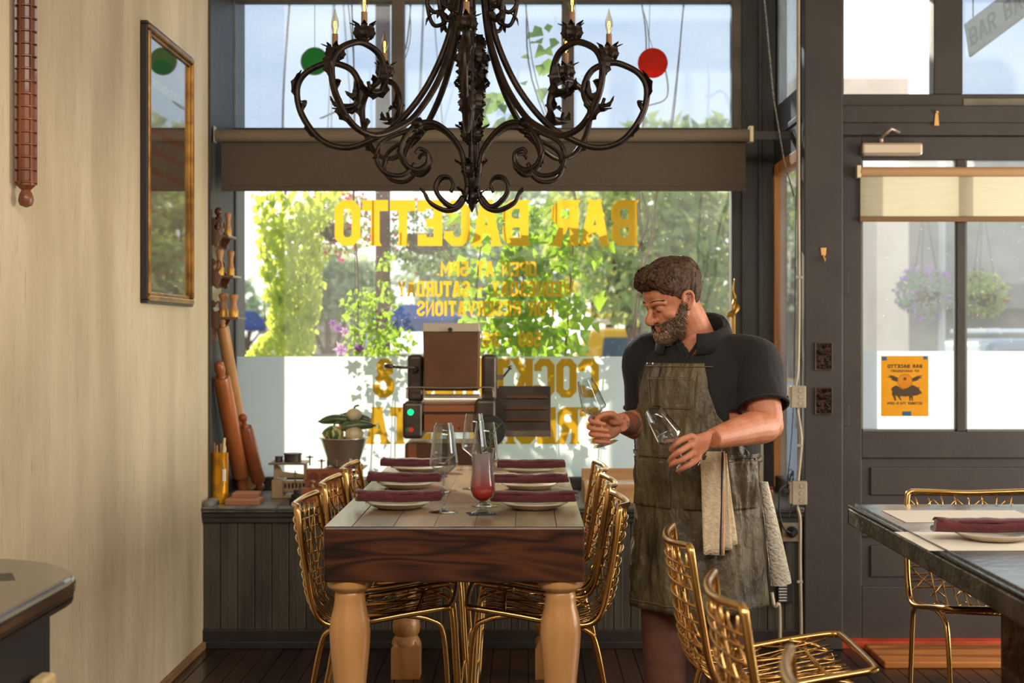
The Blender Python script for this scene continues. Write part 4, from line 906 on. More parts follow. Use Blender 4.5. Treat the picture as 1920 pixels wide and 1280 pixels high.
text_mb('ENCYCLOPEDIA OF PASTA', .46, .035, hw=.09, gap=.4, mtx=Matrix(((0, 0, 0, .009), (-1, 0, 0, .23), (0, 0, 1, pz_-.19), (0, 0, 0, 1))) @ Matrix.Rotation(math.pi, 4, 'Z') @ Matrix.Translation((-.46, 0, 0))).build('title', M('poster_cream', (214, 206, 180), .7), pst)
MB().box(.016, .0185, -py_, py_, -pz_, pz_).build('glass_pane', pane_mat('picture_glass', (240, 240, 238), refl=1.6), fr)

pn = empty('ravioli_pin', (-1.503, 4.29, 1.885), 0, 'long grooved wooden ravioli rolling pin hanging on the plaster wall', 'rolling pin'); pin_m = wood('cherry_pin', (96, 48, 22), (160, 90, 48), rough=.4, axis='Z', scale=4, ring=8, coat=.2)
m = MB(); pr = []; z = .068; m.lathe([(.026, .066), (.026, .80)], n=14)
for i in range(20): zc = .075+i*.0379; m.lathe([(.026, zc-.004), (.0325, zc-.0015), (.0325, zc+.0015), (.026, zc+.004)], n=24, cap=False)
for k in range(6): a = k*math.pi/3+.3; m.box(.024, .0325, -.0022, .0022, .068, .80, Matrix.Rotation(a, 4, 'Z'))
m.build('grooved_barrel', pin_m, pn)
m = MB(); m.lathe([(.004, 0), (.018, .006), (.023, .02), (.020, .038), (.013, .052), (.022, .06), (.028, .066), (.028, .074)], n=20); m.build('handle', pin_m, pn, smooth=True, autos=40); m = MB(); m.lathe([(.028, .80), (.02, .812), (.013, .82), (.022, .85), (.018, .87), (.004, .875)], n=20); m.build('handle', pin_m, pn, smooth=True, autos=40)
MB().box(-.037, -.02, -.008, .008, .70, .72).build('wall_hook', M('iron', (60, 58, 56), .5, metal=.8), pn)
# ================================================================ table setting
rng2 = random.Random(5)
glass_m = bpy.data.materials.new('clear_glass'); glass_m.use_nodes = True
p_ = glass_m.node_tree.nodes['Principled BSDF']; p_.inputs['Base Color'].default_value = (1, 1, 1, 1); p_.inputs['Roughness'].default_value = 0.0; p_.inputs['Transmission Weight'].default_value = 1.0; p_.inputs['IOR'].default_value = 1.45
thin_m = pane_mat('thin_glass', (250, 251, 252), refl=1.0); wine_m = pane_mat('wine_glass_wall', (244, 247, 249), refl=2.2)
plate_m = M('stoneware', (206, 190, 164), .3, col2=(190, 174, 148), scale=10, coat=.3)
nap_m = M('burgundy_linen', (92, 20, 30), .85, col2=(74, 15, 24), scale=60, bump=.25, bscale=180, sheen=.3)
def wine_bowl(mb, hb=.0, s=1.0):
    """bowl + stem + foot of a stemmed glass, foot at z=0"""
def make_wine(s=1.0, H=.285, full=True):
    t = empty('wine_glass')
    # outer then inner wall, low widest point and straight taper to the rim
    st, wz = .118*H/.285, .158*H/.285; rw, rr_ = .0475*s, .0305*s
    out = [(.0042, st), (.012*s, st+.006), (.030*s, st+.022), (rw-.003, wz-.006), (rw, wz), (rw-.0015, wz+.008), (rr_+.006, H-.035), (rr_, H-.001)]
    inn = [(r-.0011, z+.0004) for r, z in out[::-1]][:-1]+[(.002, st+.004)]
    MB().lathe(out+inn, n=32, cap=False).build('bowl', wine_m, t, smooth=True, autos=70)
    MB().lathe([(.049*s, .0), (.049*s, .0015), (.03*s, .0035), (.010*s, .008), (.0046, .016), (.0038, .04), (.0036, st-.02), (.0044, st+.001)], n=28).build('stem', wine_m, t, smooth=True, autos=60)
    return t
wg = make_wine()
for i, (px, py, lb) in enumerate(((832, 960, 'empty wine glass at the left front of the dining table, nearest of four'), (832, 922, 'empty wine glass behind the nearest one on the left of the table'), (910, 948, 'empty wine glass just behind the red cocktail'), (889, 916, 'empty wine glass farther back behind the red cocktail'))):
    o = wg if i == 0 else copy_tree(wg); s_ = (py-628)/(EYE-tt); Y = FPX/s_; o.location = (ax(px, Y), Y, tt); o.rotation_euler.z = i; tag(o, lb, 'wine glass', 'wine glasses on the dining table')
    if i == 1: o.scale = (.94, .94, .9)
# cocktail
Yc = FPX*(EYE-tt)/(963-628)
ck = empty('cocktail_glass', (ax(905, Yc), Yc, tt+.0012), 0, 'tall footed glass of red cocktail with ice on a dark coaster', 'cocktail')
sc_ = Yc/FPX
out = [(.006, .036), (.016, .040), (.034, .055), (.0415, .075), (.041, .095), (.0365, .13), (.0345, .16), (.036, .195), (.0375, .212)]
inn = [(r-.0022, z+.0006) for r, z in out[::-1]][:-1]+[(.002, .044)]
MB().lathe(out+inn, n=32, cap=False).build('bowl', thin_m, ck, smooth=True, autos=70)
MB().lathe([(.0395, 0), (.0395, .003), (.026, .008), (.012, .015), (.0095, .024), (.012, .032), (.018, .037), (.004, .039)], n=28).build('foot', wine_m, ck, smooth=True, autos=60)
liq = bpy.data.materials.new('red_cocktail'); liq.use_nodes = True; t = liq.node_tree; p_ = t.nodes['Principled BSDF']
c = nn(t, 'ShaderNodeTexCoord'); sp_ = nn(t, 'ShaderNodeSeparateXYZ'); rr_ = nn(t, 'ShaderNodeValToRGB'); mr_ = nn(t, 'ShaderNodeMapRange'); mr_.inputs['From Min'].default_value = .045; mr_.inputs['From Max'].default_value = .2
e = rr_.color_ramp.elements; e[0].color = lin((240, 60, 30)); e[0].position = .0; e[1].color = lin((236, 220, 222)); e[1].position = .95; q = e.new(.16); q.color = lin((238, 84, 66)); q = e.new(.34); q.color = lin((226, 130, 132)); q = e.new(.6); q.color = lin((224, 186, 190))
t.links.new(c.outputs['Object'], sp_.inputs[0]); t.links.new(sp_.outputs['Z'], mr_.inputs['Value']); t.links.new(mr_.outputs[0], rr_.inputs['Fac'])
tp_ = nn(t, 'ShaderNodeBsdfTransparent'); tl = nn(t, 'ShaderNodeBsdfTranslucent'); m_ = nn(t, 'ShaderNodeMixShader'); m_.inputs[0].default_value = .4
t.links.new(rr_.outputs['Color'], tl.inputs['Color']); t.links.new(rr_.outputs['Color'], tp_.inputs['Color']); df_ = nn(t, 'ShaderNodeBsdfDiffuse'); m0_ = nn(t, 'ShaderNodeMixShader'); t.links.new(rr_.outputs['Color'], df_.inputs['Color']); t.links.new(tl.outputs[0], m0_.inputs[1]); t.links.new(df_.outputs[0], m0_.inputs[2]); t.links.new(m0_.outputs[0], m_.inputs[1]); t.links.new(tp_.outputs[0], m_.inputs[2])
gl_ = nn(t, 'ShaderNodeBsdfGlossy'); gl_.inputs['Roughness'].default_value = .05; fr_ = nn(t, 'ShaderNodeFresnel'); m2_ = nn(t, 'ShaderNodeMixShader'); t.links.new(fr_.outputs[0], m2_.inputs[0]); t.links.new(m_.outputs[0], m2_.inputs[1]); t.links.new(gl_.outputs[0], m2_.inputs[2]); t.links.new(m2_.outputs[0], t.nodes['Material Output'].inputs['Surface'])
MB().lathe([(.002, .0445)]+[(r-.0027, z+.0008) for r, z in out[1:8]], n=32).build('drink', liq, ck, smooth=True, autos=60)
ice_m = pane_mat('ice', (236, 240, 242), refl=2.5, haze=.22)
for i, (x, y, z, a) in enumerate(((-.010, -.012, .176, .4), (.013, -.008, .158, 1.1), (-.008, .006, .138, .2), (.010, .004, .185, 2.0), (.004, -.014, .122, .9))):
    MB().box(-.012, .012, -.012, .012, -.012, .012, Matrix.Translation((x, y, z)) @ Matrix.Rotation(a, 4, V((.4, .6, 1)))).build('ice_cube', ice_m, ck, bevel=.003)
MB().tube([(.006, 0, .07), (-.012, -.012, .272)], .0028, 8).build('straw', M('black_straw', (24, 18, 20), .4), ck, smooth=True)
h = MB(); hp = spline([V((.018, 0, .19)), V((.024, .0, .225)), V((.036, 0, .262)), V((.052, 0, .285))], 5); h.tube(hp, .0012, 5)
for i in range(3, len(hp), 2):
    for s_ in (-1, 1): h.leaf(hp[i], V((s_*.8, rng2.uniform(-.5, .5), .75)), V((0, -1, .3)), .018, .0024)
h.build('herb_sprig', M('rosemary', (70, 110, 44), .6, translucent=.4, tcol=(130, 180, 60)), ck)
tag(MB().box(-.045, .045, -.045, .045, 0, .0012, Matrix.Translation((ax(905, Yc)-.004, Yc, tt)) @ Matrix.Rotation(R(12), 4, 'Z')).build('coaster', M('black_coaster', (40, 38, 40), .7)), 'dark square coaster under the red cocktail', 'coaster')
# plates and rolled napkins
def make_plate():
    return MB().lathe([(.002, .006), (.06, .006), (.075, .009), (.108, .021), (.112, .0235), (.112, .021), (.08, .005), (.062, .0), (.002, 0)], n=40, cap=False).build('plate', plate_m, smooth=True, autos=50)
pl0 = make_plate()
def make_napkin(seed):
    r_ = random.Random(seed); L_ = .285; rings = []; N = 28
    for i in range(N+1):
        u = i/N; x = (u-.5)*L_; e = 1.0 if 0 < i < N else .9; rg = []
        for j in range(28):
            a = 2*math.pi*j/28; spiral = .0025*(j/28); wob = .0014*math.sin(u*9+seed+a*2)+.0011*math.sin(u*23+a*3+seed*2)
            ry = (.031+wob+spiral)*e; rz = (.0185+wob+spiral)*e*(1+.12*math.sin(u*3+seed)); zz_ = rz*math.sin(a); zz_ = max(zz_, -.0135)
            rg.append(V((x+(.012*math.sin(a*.5+seed) if i in (0, N) else 0), ry*math.cos(a), zz_+.0140+.004*abs(u-.5)*2)))
        rings.append(rg)
    mb = MB().loft(rings)
    t = mb.build('rolled_napkin', nap_m, smooth=True, autos=60)
    # loose outer flap lying over the roll
    f = MB(); P = []
    for i in range(15):
        u = i/14; x = (u-.5)*L_*1.01; row = []
        for j in range(7):
            a = 2.5-j*.33; w_ = .0016*math.sin(u*12+seed)+.001*math.sin(u*31)
            row.append(V((x, (.0325+w_)*math.cos(a)+.0, (.0205+w_)*math.sin(a)+.0145+.004*abs(u-.5)*2)))
        P.append(row)
    f.loft(P, cap=False, closed=False); f.build('flap', nap_m, t, smooth=True, solid=.0018)
    return t
def setting(i, px, py, rz, side, where):
    Y = FPX*(EYE-tt)/(py-628); x = ax(px, Y)
    p = pl0 if i == 0 else copy_tree(pl0); p.location = (x, Y, tt); tag(p, 'cream plate under a burgundy napkin, '+where, 'plate', 'plates on the dining table')
    n = make_napkin(i+1); n.location = (x+side*.012, Y-.004, tt+.0215); n.rotation_euler.z = R(rz); tag(n, 'rolled burgundy napkin on the plate, '+where, 'napkin', 'rolled napkins')
setting(0, 747, 952, -1, 0, 'left side of the table nearest to the room')
setting(1, 762, 914, -6, 0, 'middle left of the table')
setting(2, 782, 884, 1, 0, 'left side of the table nearest the window')
setting(3, 1002, 953, 2, 0, 'right side of the table nearest to the room')
setting(4, 992, 916, 4, 0, 'middle right of the table')
setting(5, 991, 887, 2, 0, 'right side of the table nearest the window')
# dark table setting
Yb = 4.02; xb = ax(1850, Yb)
pm_ = tag(MB().box(xb-.22, xb+.24, Yb-.2, Yb+.16, tt+.001, tt+.002).build('paper_placemat', M('white_paper', (226, 218, 206), .8)), 'white paper placemat on the dark bar table', 'placemat')
p = copy_tree(pl0); p.location = (xb+.02, Yb, tt+.002); tag(p, 'cream plate on the dark bar table', 'plate')
n = make_napkin(9); n.location = (xb+.02, Yb, tt+.023); n.rotation_euler.z = R(3); n.scale = (1.15, 1.1, 1.1); tag(n, 'rolled burgundy napkin on the dark bar table', 'napkin')
tag(MB().box(-.22, .22, -.15, .15, 0, .001, Matrix.Translation((1.40, 4.55, tt+.0005))).build('paper_placemat', M('white_paper', (0, 0, 0))), 'white paper placemat at the far end of the dark table', 'placemat')
w_ = copy_tree(wg); w_.location = (1.62, 4.40, tt); w_.scale = (.9, .9, .42); tag(w_, 'short clear glass behind the napkin on the dark table', 'glass')
n = make_napkin(12); n.location = (1.24, 3.2, tt+.0); n.rotation_euler.z = R(92); tag(n, 'rolled burgundy napkin cut off by the right edge', 'napkin')
n.location.x = 1.31; n.location.y = 3.45

# ================================================================ things on the window sill
sz = .6805
steel = M('brushed_steel', (150, 138, 124), .3, metal=.9, col2=(128, 116, 104), scale=10, stretch=(1, 1, .2)); dsteel = M('dark_steel', (88, 77, 68), .36, metal=.6, col2=(62, 54, 48), scale=8); cop = M('copper_sheet', (168, 108, 74), .35, metal=.75, col2=(140, 88, 60), scale=5, stretch=(.3, 1, 2)); brz = M('bronze_sheet', (118, 84, 62), .34, metal=.75, col2=(98, 70, 52), scale=4)
# pasta sheeter
MYp = 7.1
ma = empty('pasta_machine', (ax(847, MYp), MYp, sz), 0, 'large metal pasta sheeter on the window sill behind the table', 'pasta machine'); o0 = ma.location.copy()
def mx_(px): return ax(px, MYp)-o0.x
def mz_(py): return az(py, MYp)-o0.z
MB().box(mx_(762), mx_(932), -.1, .22, 0, mz_(828)).build('base', brz, ma, bevel=.01)
MB().box(mx_(752), mx_(940), -.14, .24, 0, .03).build('foot_plate', dsteel, ma, bevel=.006)
MB().box(mx_(760), mx_(797), -.17, .2, mz_(818), mz_(750)).build('control_side', dsteel, ma, bevel=.018, seg=4)
MB().box(mx_(893), mx_(931), -.17, .2, mz_(818), mz_(745)).build('drive_side', dsteel, ma, bevel=.018, seg=4)
for a, b in ((765, 795), (903, 932)): MB().box(mx_(a), mx_(b), -.05, .2, mz_(752), mz_(664)).build('side_cover', dsteel, ma, bevel=.02, seg=4)
m = MB(); m.prism([(mx_(798), mz_(731)), (mx_(899), mz_(731)), (mx_(901), mz_(616)), (mx_(796), mz_(616))], -.12, .02); m.build('hopper', brz, ma, bevel=.008)
m = MB(); m.prism([(mx_(795), mz_(622)), (mx_(902), mz_(622)), (mx_(900), mz_(606)), (mx_(797), mz_(606))], -.135, .05); m.build('hopper_lid', M('lid_steel', (206, 196, 182), .3, metal=.5), ma, bevel=.004)
MB().tube([(mx_(847), -.135, mz_(618)), (mx_(847), -.155, mz_(618))], .011, 12).build('lid_knob', M('black_knob', (30, 28, 28), .4), ma)
m = MB(); m.tube([(mx_(797), -.06, mz_(748)), (mx_(900), -.06, mz_(748))], .028, 18, up=(0, 0, 1)); m.build('roller', M('roller_steel', (224, 214, 196), .25, metal=.6), ma, smooth=True, autos=50)
MB().box(mx_(797), mx_(893), -.15, -.05, mz_(770), mz_(757)).build('roller_guard', cop, ma, bevel=.004)
MB().box(mx_(799), mx_(890), -.165, .1, mz_(806), mz_(773)).build('front_panel', cop, ma, bevel=.004)
MB().box(mx_(797), mx_(891), -.155, .1, mz_(774), mz_(770)).build('slot', M('black_slot', (20, 16, 14), .6), ma)
MB().tube([(mx_(864), -.165, mz_(799)), (mx_(864), -.17, mz_(799))], .006, 10).build('screw', dsteel, ma)
m = MB(); m.tube(spline([(mx_(767), -.15, mz_(744)), (mx_(768), -.15, mz_(730)), (mx_(774), -.15, mz_(724)), (mx_(847), -.15, mz_(725)), (mx_(919), -.15, mz_(724)), (mx_(925), -.15, mz_(730)), (mx_(926), -.15, mz_(744))], 5), .004, 8); m.build('guard_rail', steel, ma, smooth=True)
MB().tube([(mx_(775), -.171, mz_(769)), (mx_(775), -.178, mz_(769))], .015, 20).build('indicator_lamp', M('green_lamp', (10, 220, 120), .3, emit=1.6), ma)
MB().tube([(mx_(770), -.171, mz_(801)), (mx_(770), -.175, mz_(801))], .012, 16).build('green_button', M('green_button', (34, 110, 52), .4), ma)
MB().tube([(mx_(776), -.171, mz_(801)), (mx_(776), -.177, mz_(801))], .012, 16).build('red_button', M('red_button', (214, 56, 48), .4), ma)
m = MB(); m.tube([(mx_(782), -.06, mz_(692)), (mx_(779), -.1, mz_(688)), (mx_(758), -.1, mz_(688)), (mx_(740), -.1, mz_(686))], .007, 8); m.tube([(mx_(740), -.1, mz_(686)), (mx_(725), -.1, mz_(684.5))], .0115, 10); m.ball((mx_(780), -.07, mz_(692)), .018, n=12); m.build('lever', dsteel, ma, smooth=True)
m = MB(); m.tube([(mx_(943), .0, mz_(707)), (mx_(957), -.04, mz_(689))], .005, 8); m.ball((mx_(957), -.04, mz_(688)), .012, n=12); m.box(mx_(931), mx_(944), -.01, .02, mz_(712), mz_(702)); m.build('lever', steel, ma, smooth=True, autos=40)
MB().lathe([(.075, -.012), (.078, 0), (.075, .012)], Matrix.Translation((mx_(920), -.19, mz_(803))) @ Matrix.Rotation(R(90), 4, 'X'), 32).build('hand_wheel', M('black_knob', (30, 28, 28), .4), ma)
m = MB(); m.box(mx_(935), mx_(1033), .03, .06, mz_(812), mz_(724)); m.build('vent_panel', dsteel, ma, bevel=.003)
for py in (742, 763, 785): MB().prism([(mx_(945), mz_(py+5)), (mx_(1027), mz_(py+5)), (mx_(1023), mz_(py-1)), (mx_(949), mz_(py-1))], .012, .03).build('louvre', brz, ma, bevel=.002)
MB().box(mx_(935), mx_(1034), .012, .07, mz_(819), mz_(808)).build('panel_lip', steel, ma, bevel=.002)
MB().box(mx_(928), mx_(936), .03, .05, mz_(815), mz_(728)).build('panel_hinge', dsteel, ma)
MB().box(mx_(768), mx_(783), -.105, -.098, .03, mz_(828)).build('cover_strip', cop, ma, bevel=.002)

# wooden trays right of the table
pine = wood('pale_tray_wood', (168, 122, 80), (212, 170, 124), rough=.55, axis='X', scale=3, ring=8)
tr = empty('wooden_tray', (ax(1160, 7.1), 7.1, sz), 0, 'long pale wooden tray box on the sill behind the right stools', 'tray')
x0, x1 = ax(1096, 6.95)-tr.location.x, .56
MB().box(x0, x1, -.16, -.145, 0, .092).build('front', pine, tr, bevel=.002); MB().box(x0, x1, .20, .215, 0, .135).build('back', pine, tr, bevel=.002)
for q in (x0, x1-.015): MB().box(q, q+.015, -.145, .20, 0, .092).build('side', pine, tr, bevel=.002)
MB().box(x0+.015, x1-.015, -.145, .20, .07, .078).build('inner_board', M('pale_board', (222, 208, 188), .6), tr)

# balance scale with bowl of vegetables
brass_old = M('old_brass', (156, 132, 96), .42, metal=.55, col2=(120, 100, 72), scale=12, bump=.1); cream_metal = M('cream_enamel', (186, 160, 124), .45, metal=.2, col2=(160, 134, 100), scale=8)
SYc = 7.2
bs = empty('balance_scale', (ax(600, SYc), SYc, sz), 0, 'antique pierced balance scale on the sill left of the pasta machine', 'scale'); o0 = bs.location.copy()
def bx_(px): return ax(px, SYc)-o0.x
def bz_(py): return az(py, SYc)-o0.z
m = MB(); m.box(bx_(513), bx_(688), -.05, .05, 0, .012); m.box(bx_(513), bx_(534), -.06, .06, 0, bz_(897)); m.box(bx_(668), bx_(688), -.06, .06, 0, bz_(897)); m.box(bx_(531), bx_(672), -.04, .04, bz_(905), bz_(900)); m.box(bx_(531), bx_(672), -.04, .04, bz_(921), bz_(914))
for px in range(532, 672, 7): m.box(bx_(px), bx_(px+3.2), -.04, .04, bz_(916), bz_(904))
m.build('pierced_body', cream_metal, bs, bevel=.003)
for a, b in ((514, 522), (570, 576), (672, 680)): MB().box(bx_(a), bx_(b), -.015, .015, bz_(900), bz_(869)).build('upright', cream_metal, bs, bevel=.003)
m = MB(); m.prism([(bx_(520), bz_(878)), (bx_(524), bz_(872)), (bx_(530), bz_(884)), (bx_(570), bz_(889)), (bx_(640), bz_(885)), (bx_(676), bz_(880)), (bx_(676), bz_(888)), (bx_(570), bz_(896)), (bx_(522), bz_(893))], -.012, .012); m.build('beam', cream_metal, bs, bevel=.002)
MB().box(bx_(509), bx_(577), -.09, .09, bz_(868.5), bz_(865)).build('left_platform', brass_old, bs, bevel=.002)
MB().box(bx_(612), bx_(686), -.09, .09, bz_(876.5), bz_(874.0)).build('right_platform', brass_old, bs, bevel=.002)
for px, py in ((582, 856), (604, 863)):
    m = MB(); m.tube([(bx_(px), -.02, bz_(py+16)), (bx_(px), -.02, bz_(py-3))], .004, 8); m.tube([(bx_(px-7), -.02, bz_(py)), (bx_(px+7), -.02, bz_(py))], .0028, 6); m.ball((bx_(px), -.02, bz_(py)), .008, n=8); m.build('pointer', brass_old, bs)
MB().tube([(bx_(556), -.045, bz_(905)), (bx_(556), -.045, bz_(880))], .003, 6).tube([(bx_(552), -.045, bz_(885)), (bx_(560), -.045, bz_(885))], .002, 6).build('indicator', brass_old, bs)
zinc_w = M('dull_weight', (92, 86, 80), .45, metal=.6, col2=(66, 62, 58), scale=10)
tag(MB().lathe([(.043, 0), (.043, .034), (.046, .036), (.046, .042), (.002, .042)], Matrix.Translation((ax(549, SYc), SYc, o0.z+bz_(865)+.0005)), 28).build('weight', zinc_w, autos=30, smooth=True), 'large drum weight on the left platform of the scale', 'weight')
tag(MB().lathe([(.019, 0), (.019, .02), (.021, .022), (.021, .026), (.002, .026)], Matrix.Translation((ax(523, SYc), SYc, o0.z+bz_(865)+.0005)), 22).build('weight', zinc_w, autos=30, smooth=True), 'small weight beside the drum weight on the scale', 'weight')
bw = empty('steel_bowl', (ax(645, SYc), SYc, o0.z+bz_(874)+.0015), 0, 'footed stainless steel bowl of vegetables on the right of the scale', 'bowl'); hb = az(821, SYc)-bw.location.z
MB().lathe([(.002, .004), (.07, .004), (.076, .012), (.118, hb-.004), (.128, hb), (.128, hb+.003), (.116, hb), (.073, .015), (.068, .008), (.002, .008)], n=40, cap=False).build('bowl_body', M('polished_steel', (226, 214, 198), .32, metal=.85), bw, smooth=True, autos=50)
for a in (-115, -60, 60, 180): MB().box(.074, .086, -.012, .012, 0, .05, Matrix.Rotation(R(a), 4, 'Z')).build('foot', steel, bw, bevel=.004)
zuc = M('zucchini_skin', (92, 112, 70), .3, col2=(60, 82, 48), scale=18, stretch=(1, 1, .2), coat=.3); zend = M('zucchini_end', (186, 130, 90), .7); garlic = M('pale_squash', (222, 204, 164), .45, col2=(200, 180, 138), scale=6); strp = M('striped_squash', (196, 190, 122), .4, col2=(66, 96, 46), scale=38, stretch=(1, 1, .15), contrast=(.46, .54)); stemg = M('squash_stem', (96, 108, 52), .7)
def vc(cx, cy, dy=0): return at(490+cx/5.817, 740+cy/5.817, SYc+dy)
def zucchini(a, b, r, dy0, dy1, label):
    A, B = vc(*a, dy0), vc(*b, dy1); t = empty('zucchini', A, 0, label, 'vegetable', 'vegetables in the bowl'); d = B-A
    pr_ = [A-A, d*.04, d*.2, d*.5+V((0, 0, .006)), d*.75+V((0, 0, .004)), d*.93, d]
    MB().tube(spline(pr_, 5), sp1([r*.6, r*.8, r*1.02, r, r*.85, r*.55, r*.28], 5), 16).build('skin', zuc, t, smooth=True)
    MB().tube([d*-.07, d*.01], [r*.55, r*.6], 10).build('cut_end', zend, t, smooth=True, autos=40)
    MB().tube([d*.98, d*1.06], [r*.28, r*.2], 8).build('stem', stemg, t, smooth=True)
zucchini((870, 350), (1225, 335), .025, -.05, -.03, 'zucchini in front with its pale cut end facing the room')
zucchini((960, 265), (640, 290), .024, .0, -.01, 'zucchini pointing left on top of the bowl')
zucchini((1180, 275), (880, 215), .020, .06, .07, 'dark zucchini at the back of the bowl behind the pale squash')
zucchini((680, 430), (830, 360), .020, .03, .05, 'dark zucchini half hidden at the left of the bowl')
def squash(c, r, dy, mat, label, lobes=0):
    P_ = vc(*c, dy); t = empty('squash', P_, 0, label, 'vegetable', 'vegetables in the bowl'); rings = []
    for i in range(1, 12):
        th = math.pi*i/12; rings.append([V((r*math.sin(th)*(1+.07*math.cos(lobes*2*math.pi*j/28))*math.cos(2*math.pi*j/28), r*math.sin(th)*(1+.07*math.cos(lobes*2*math.pi*j/28))*math.sin(2*math.pi*j/28), -r*.86*math.cos(th))) for j in range(28)])
    MB().loft(rings).build('flesh', mat, t, smooth=True)
    MB().tube(spline([V((0, 0, r*.8)), V((r*.2, 0, r*1.15)), V((r*.7, -.005, r*1.25))], 4), [.005]*8+[.004], 7).build('stem', stemg, t, smooth=True)
squash((1010, 215), .037, -.02, garlic, 'round pale squash on top of the zucchini', 6)
squash((1010, 425), .044, -.05, garlic, 'pale ribbed squash in the right of the bowl', 7)
squash((790, 425), .048, -.04, strp, 'striped green squash in the left of the bowl', 8)

# weight box, knob weights, stacked weights
wb_m = wood('weight_box_wood', (122, 62, 30), (176, 100, 56), rough=.45, axis='X', scale=3, ring=8)
YB = 6.98
wbx = empty('weight_box', (ax(571, YB), YB, sz), 0, 'stepped wooden block with round holes for weights on the sill', 'box'); o0 = wbx.location
bwid = ax(656, YB)-o0.x; zt_ = az(881, YB)-sz; zl = az(913, YB)-sz
MB().box(0, bwid, .05, .10, 0, zt_).build('back_block', wb_m, wbx, bevel=.003)
MB().box(-.008, bwid, -.05, .05, 0, zl).build('front_block', wb_m, wbx, bevel=.003)
for px, py, r in ((588, 895, .024), (610, 895, .02), (629, 896, .0145), (645, 897, .010)):
    MB().lathe([(r, 0), (r, .0012)], Matrix.Translation((ax(px, YB+.05)-o0.x, .0495, az(py, YB+.05)-sz)) @ Matrix.Rotation(R(90), 4, 'X'), 28).tube([V((r*math.cos(a), 0, r*math.sin(a)))+V((ax(px, YB+.05)-o0.x, .049, az(py, YB+.05)-sz)) for a in [k*math.pi/14 for k in range(28)]], .0015, 5, closed=True).build('hole', M('hole_wood', (96, 44, 22), .6), wbx)
for px, s_ in ((586, 1.0), (608, .8)):
    tag(MB().lathe([(.013*s_, 0), (.011*s_, .006), (.006*s_, .012), (.007*s_, .02), (.016*s_, .026), (.016*s_, .032), (.01*s_, .036), (.001, .037)], Matrix.Translation((ax(px, YB-.02), YB-.02, sz+zl+.0005)), 18).build('knob_weight', brass_old, smooth=True, autos=50), 'brass knob weight on the wooden block, '+('left one' if s_ == 1 else 'smaller right one'), 'weight', 'brass knob weights')
z = sz
for i, (r, h_) in enumerate(((.036, .032), (.028, .021), (.017, .020))):
    tag(MB().lathe([(r, .0), (r*1.04, .003), (r, h_*.7), (r*1.03, h_*.8), (r*.9, h_-.001), (.001, h_-.001)], Matrix.Translation((ax(557, 6.88), 6.88, z+.0003)), 26).build('iron_weight', M('iron_weight', (62, 58, 56), .5, metal=.5, col2=(44, 41, 40), scale=9), smooth=True, autos=40), ('largest', 'middle', 'smallest')[i]+' round iron weight of the stack of three on the sill', 'weight', 'stacked iron weights'); z += h_

# gnocchi boards
gb_m = wood('gnocchi_board_wood', (112, 68, 44), (168, 112, 78), rough=.55, axis='X', scale=3, ring=7)
for (xa, xb_, ya, yb, za, zb_, lb) in ((ax(425, 6.9), ax(488, 6.9), 6.86, 7.0, sz, sz+.026, 'larger ridged wooden board lying on the sill'), (ax(440, 7.0), ax(486, 7.0), 6.93, 7.05, sz+.0262, sz+.049, 'smaller ridged wooden board stacked on the larger one')):
    t = empty('ridged_board', (xa, ya, za), 0, lb, 'board', 'ridged wooden boards'); MB().box(0, xb_-xa, 0, yb-ya, 0, zb_-za-.004).build('board', gb_m, t, bevel=.002)
    m = MB(); n_ = int((xb_-xa)/.008)
    for k in range(n_): m.box(k*.008+.001, k*.008+.006, .002, yb-ya-.002, zb_-za-.0045, zb_-za)
    m.build('ridges', M('ridge_wood', (196, 142, 108), .6), t)

# rolling pins leaning in the corner
def rolling_pin(A, B, rb, la, lb_, mat, label, knob=False):
    A = V(A); B = V(B); Ln = (B-A).length; t = empty('rolling_pin', A, 0, label, 'rolling pin', 'rolling pins leaning in the corner'); mt = axis_mtx(V((0, 0, 0)), B-A)
    MB().lathe([(rb*.86, la), (rb, la+.012), (rb*1.02, Ln/2), (rb, Ln-lb_-.012), (rb*.86, Ln-lb_)], mt, 24).build('barrel', mat, t, smooth=True, autos=40)
    hp_ = [(.012, 0), (rb*.6, .008), (rb*.62, la*.5), (rb*.45, la-.006), (rb*.6, la+.002)] if la > .02 else None
    if hp_: MB().lathe(hp_, mt, 18).build('handle', mat, t, smooth=True, autos=50)
    if lb_ > .02:
        if knob: MB().lathe([(rb*.6, Ln-lb_-.002), (rb*.4, Ln-lb_+.012), (rb*.3, Ln-lb_*.62), (rb*.55, Ln-lb_*.42), (rb*.62, Ln-lb_*.25), (rb*.4, Ln-.004), (.001, Ln)], mt, 18).build('handle', mat, t, smooth=True, autos=60)
        else: MB().lathe([(rb*.6, Ln-lb_-.002), (rb*.45, Ln-lb_+.008), (rb*.62, Ln-lb_*.5), (rb*.55, Ln-.01), (.008, Ln)], mt, 18).build('handle', mat, t, smooth=True, autos=60)
cher = wood('cherry_rolling_pin', (130, 66, 28), (188, 110, 58), rough=.35, axis='Z', scale=3, ring=5, coat=.3); birch = wood('birch_rolling_pin', (176, 120, 66), (216, 166, 106), rough=.4, axis='Z', scale=3, ring=5, coat=.2); wal = wood('brown_rolling_pin', (110, 54, 26), (160, 88, 48), rough=.38, axis='Z', scale=3, ring=5, coat=.2)
rolling_pin(at(456, 919, 7.34)+V((0, 0, .0)), at(405, 678, 7.0)+V((.012, 0, 0)), .042, .085, .085, cher, 'thick cherry wood rolling pin leaning on the plaster corner, leftmost')
rolling_pin(at(470, 914, 7.45), at(411, 594, 7.06)+V((.008, 0, 0)), .031, .0, .05, birch, 'long thin pale rolling pin leaning behind the thick one')
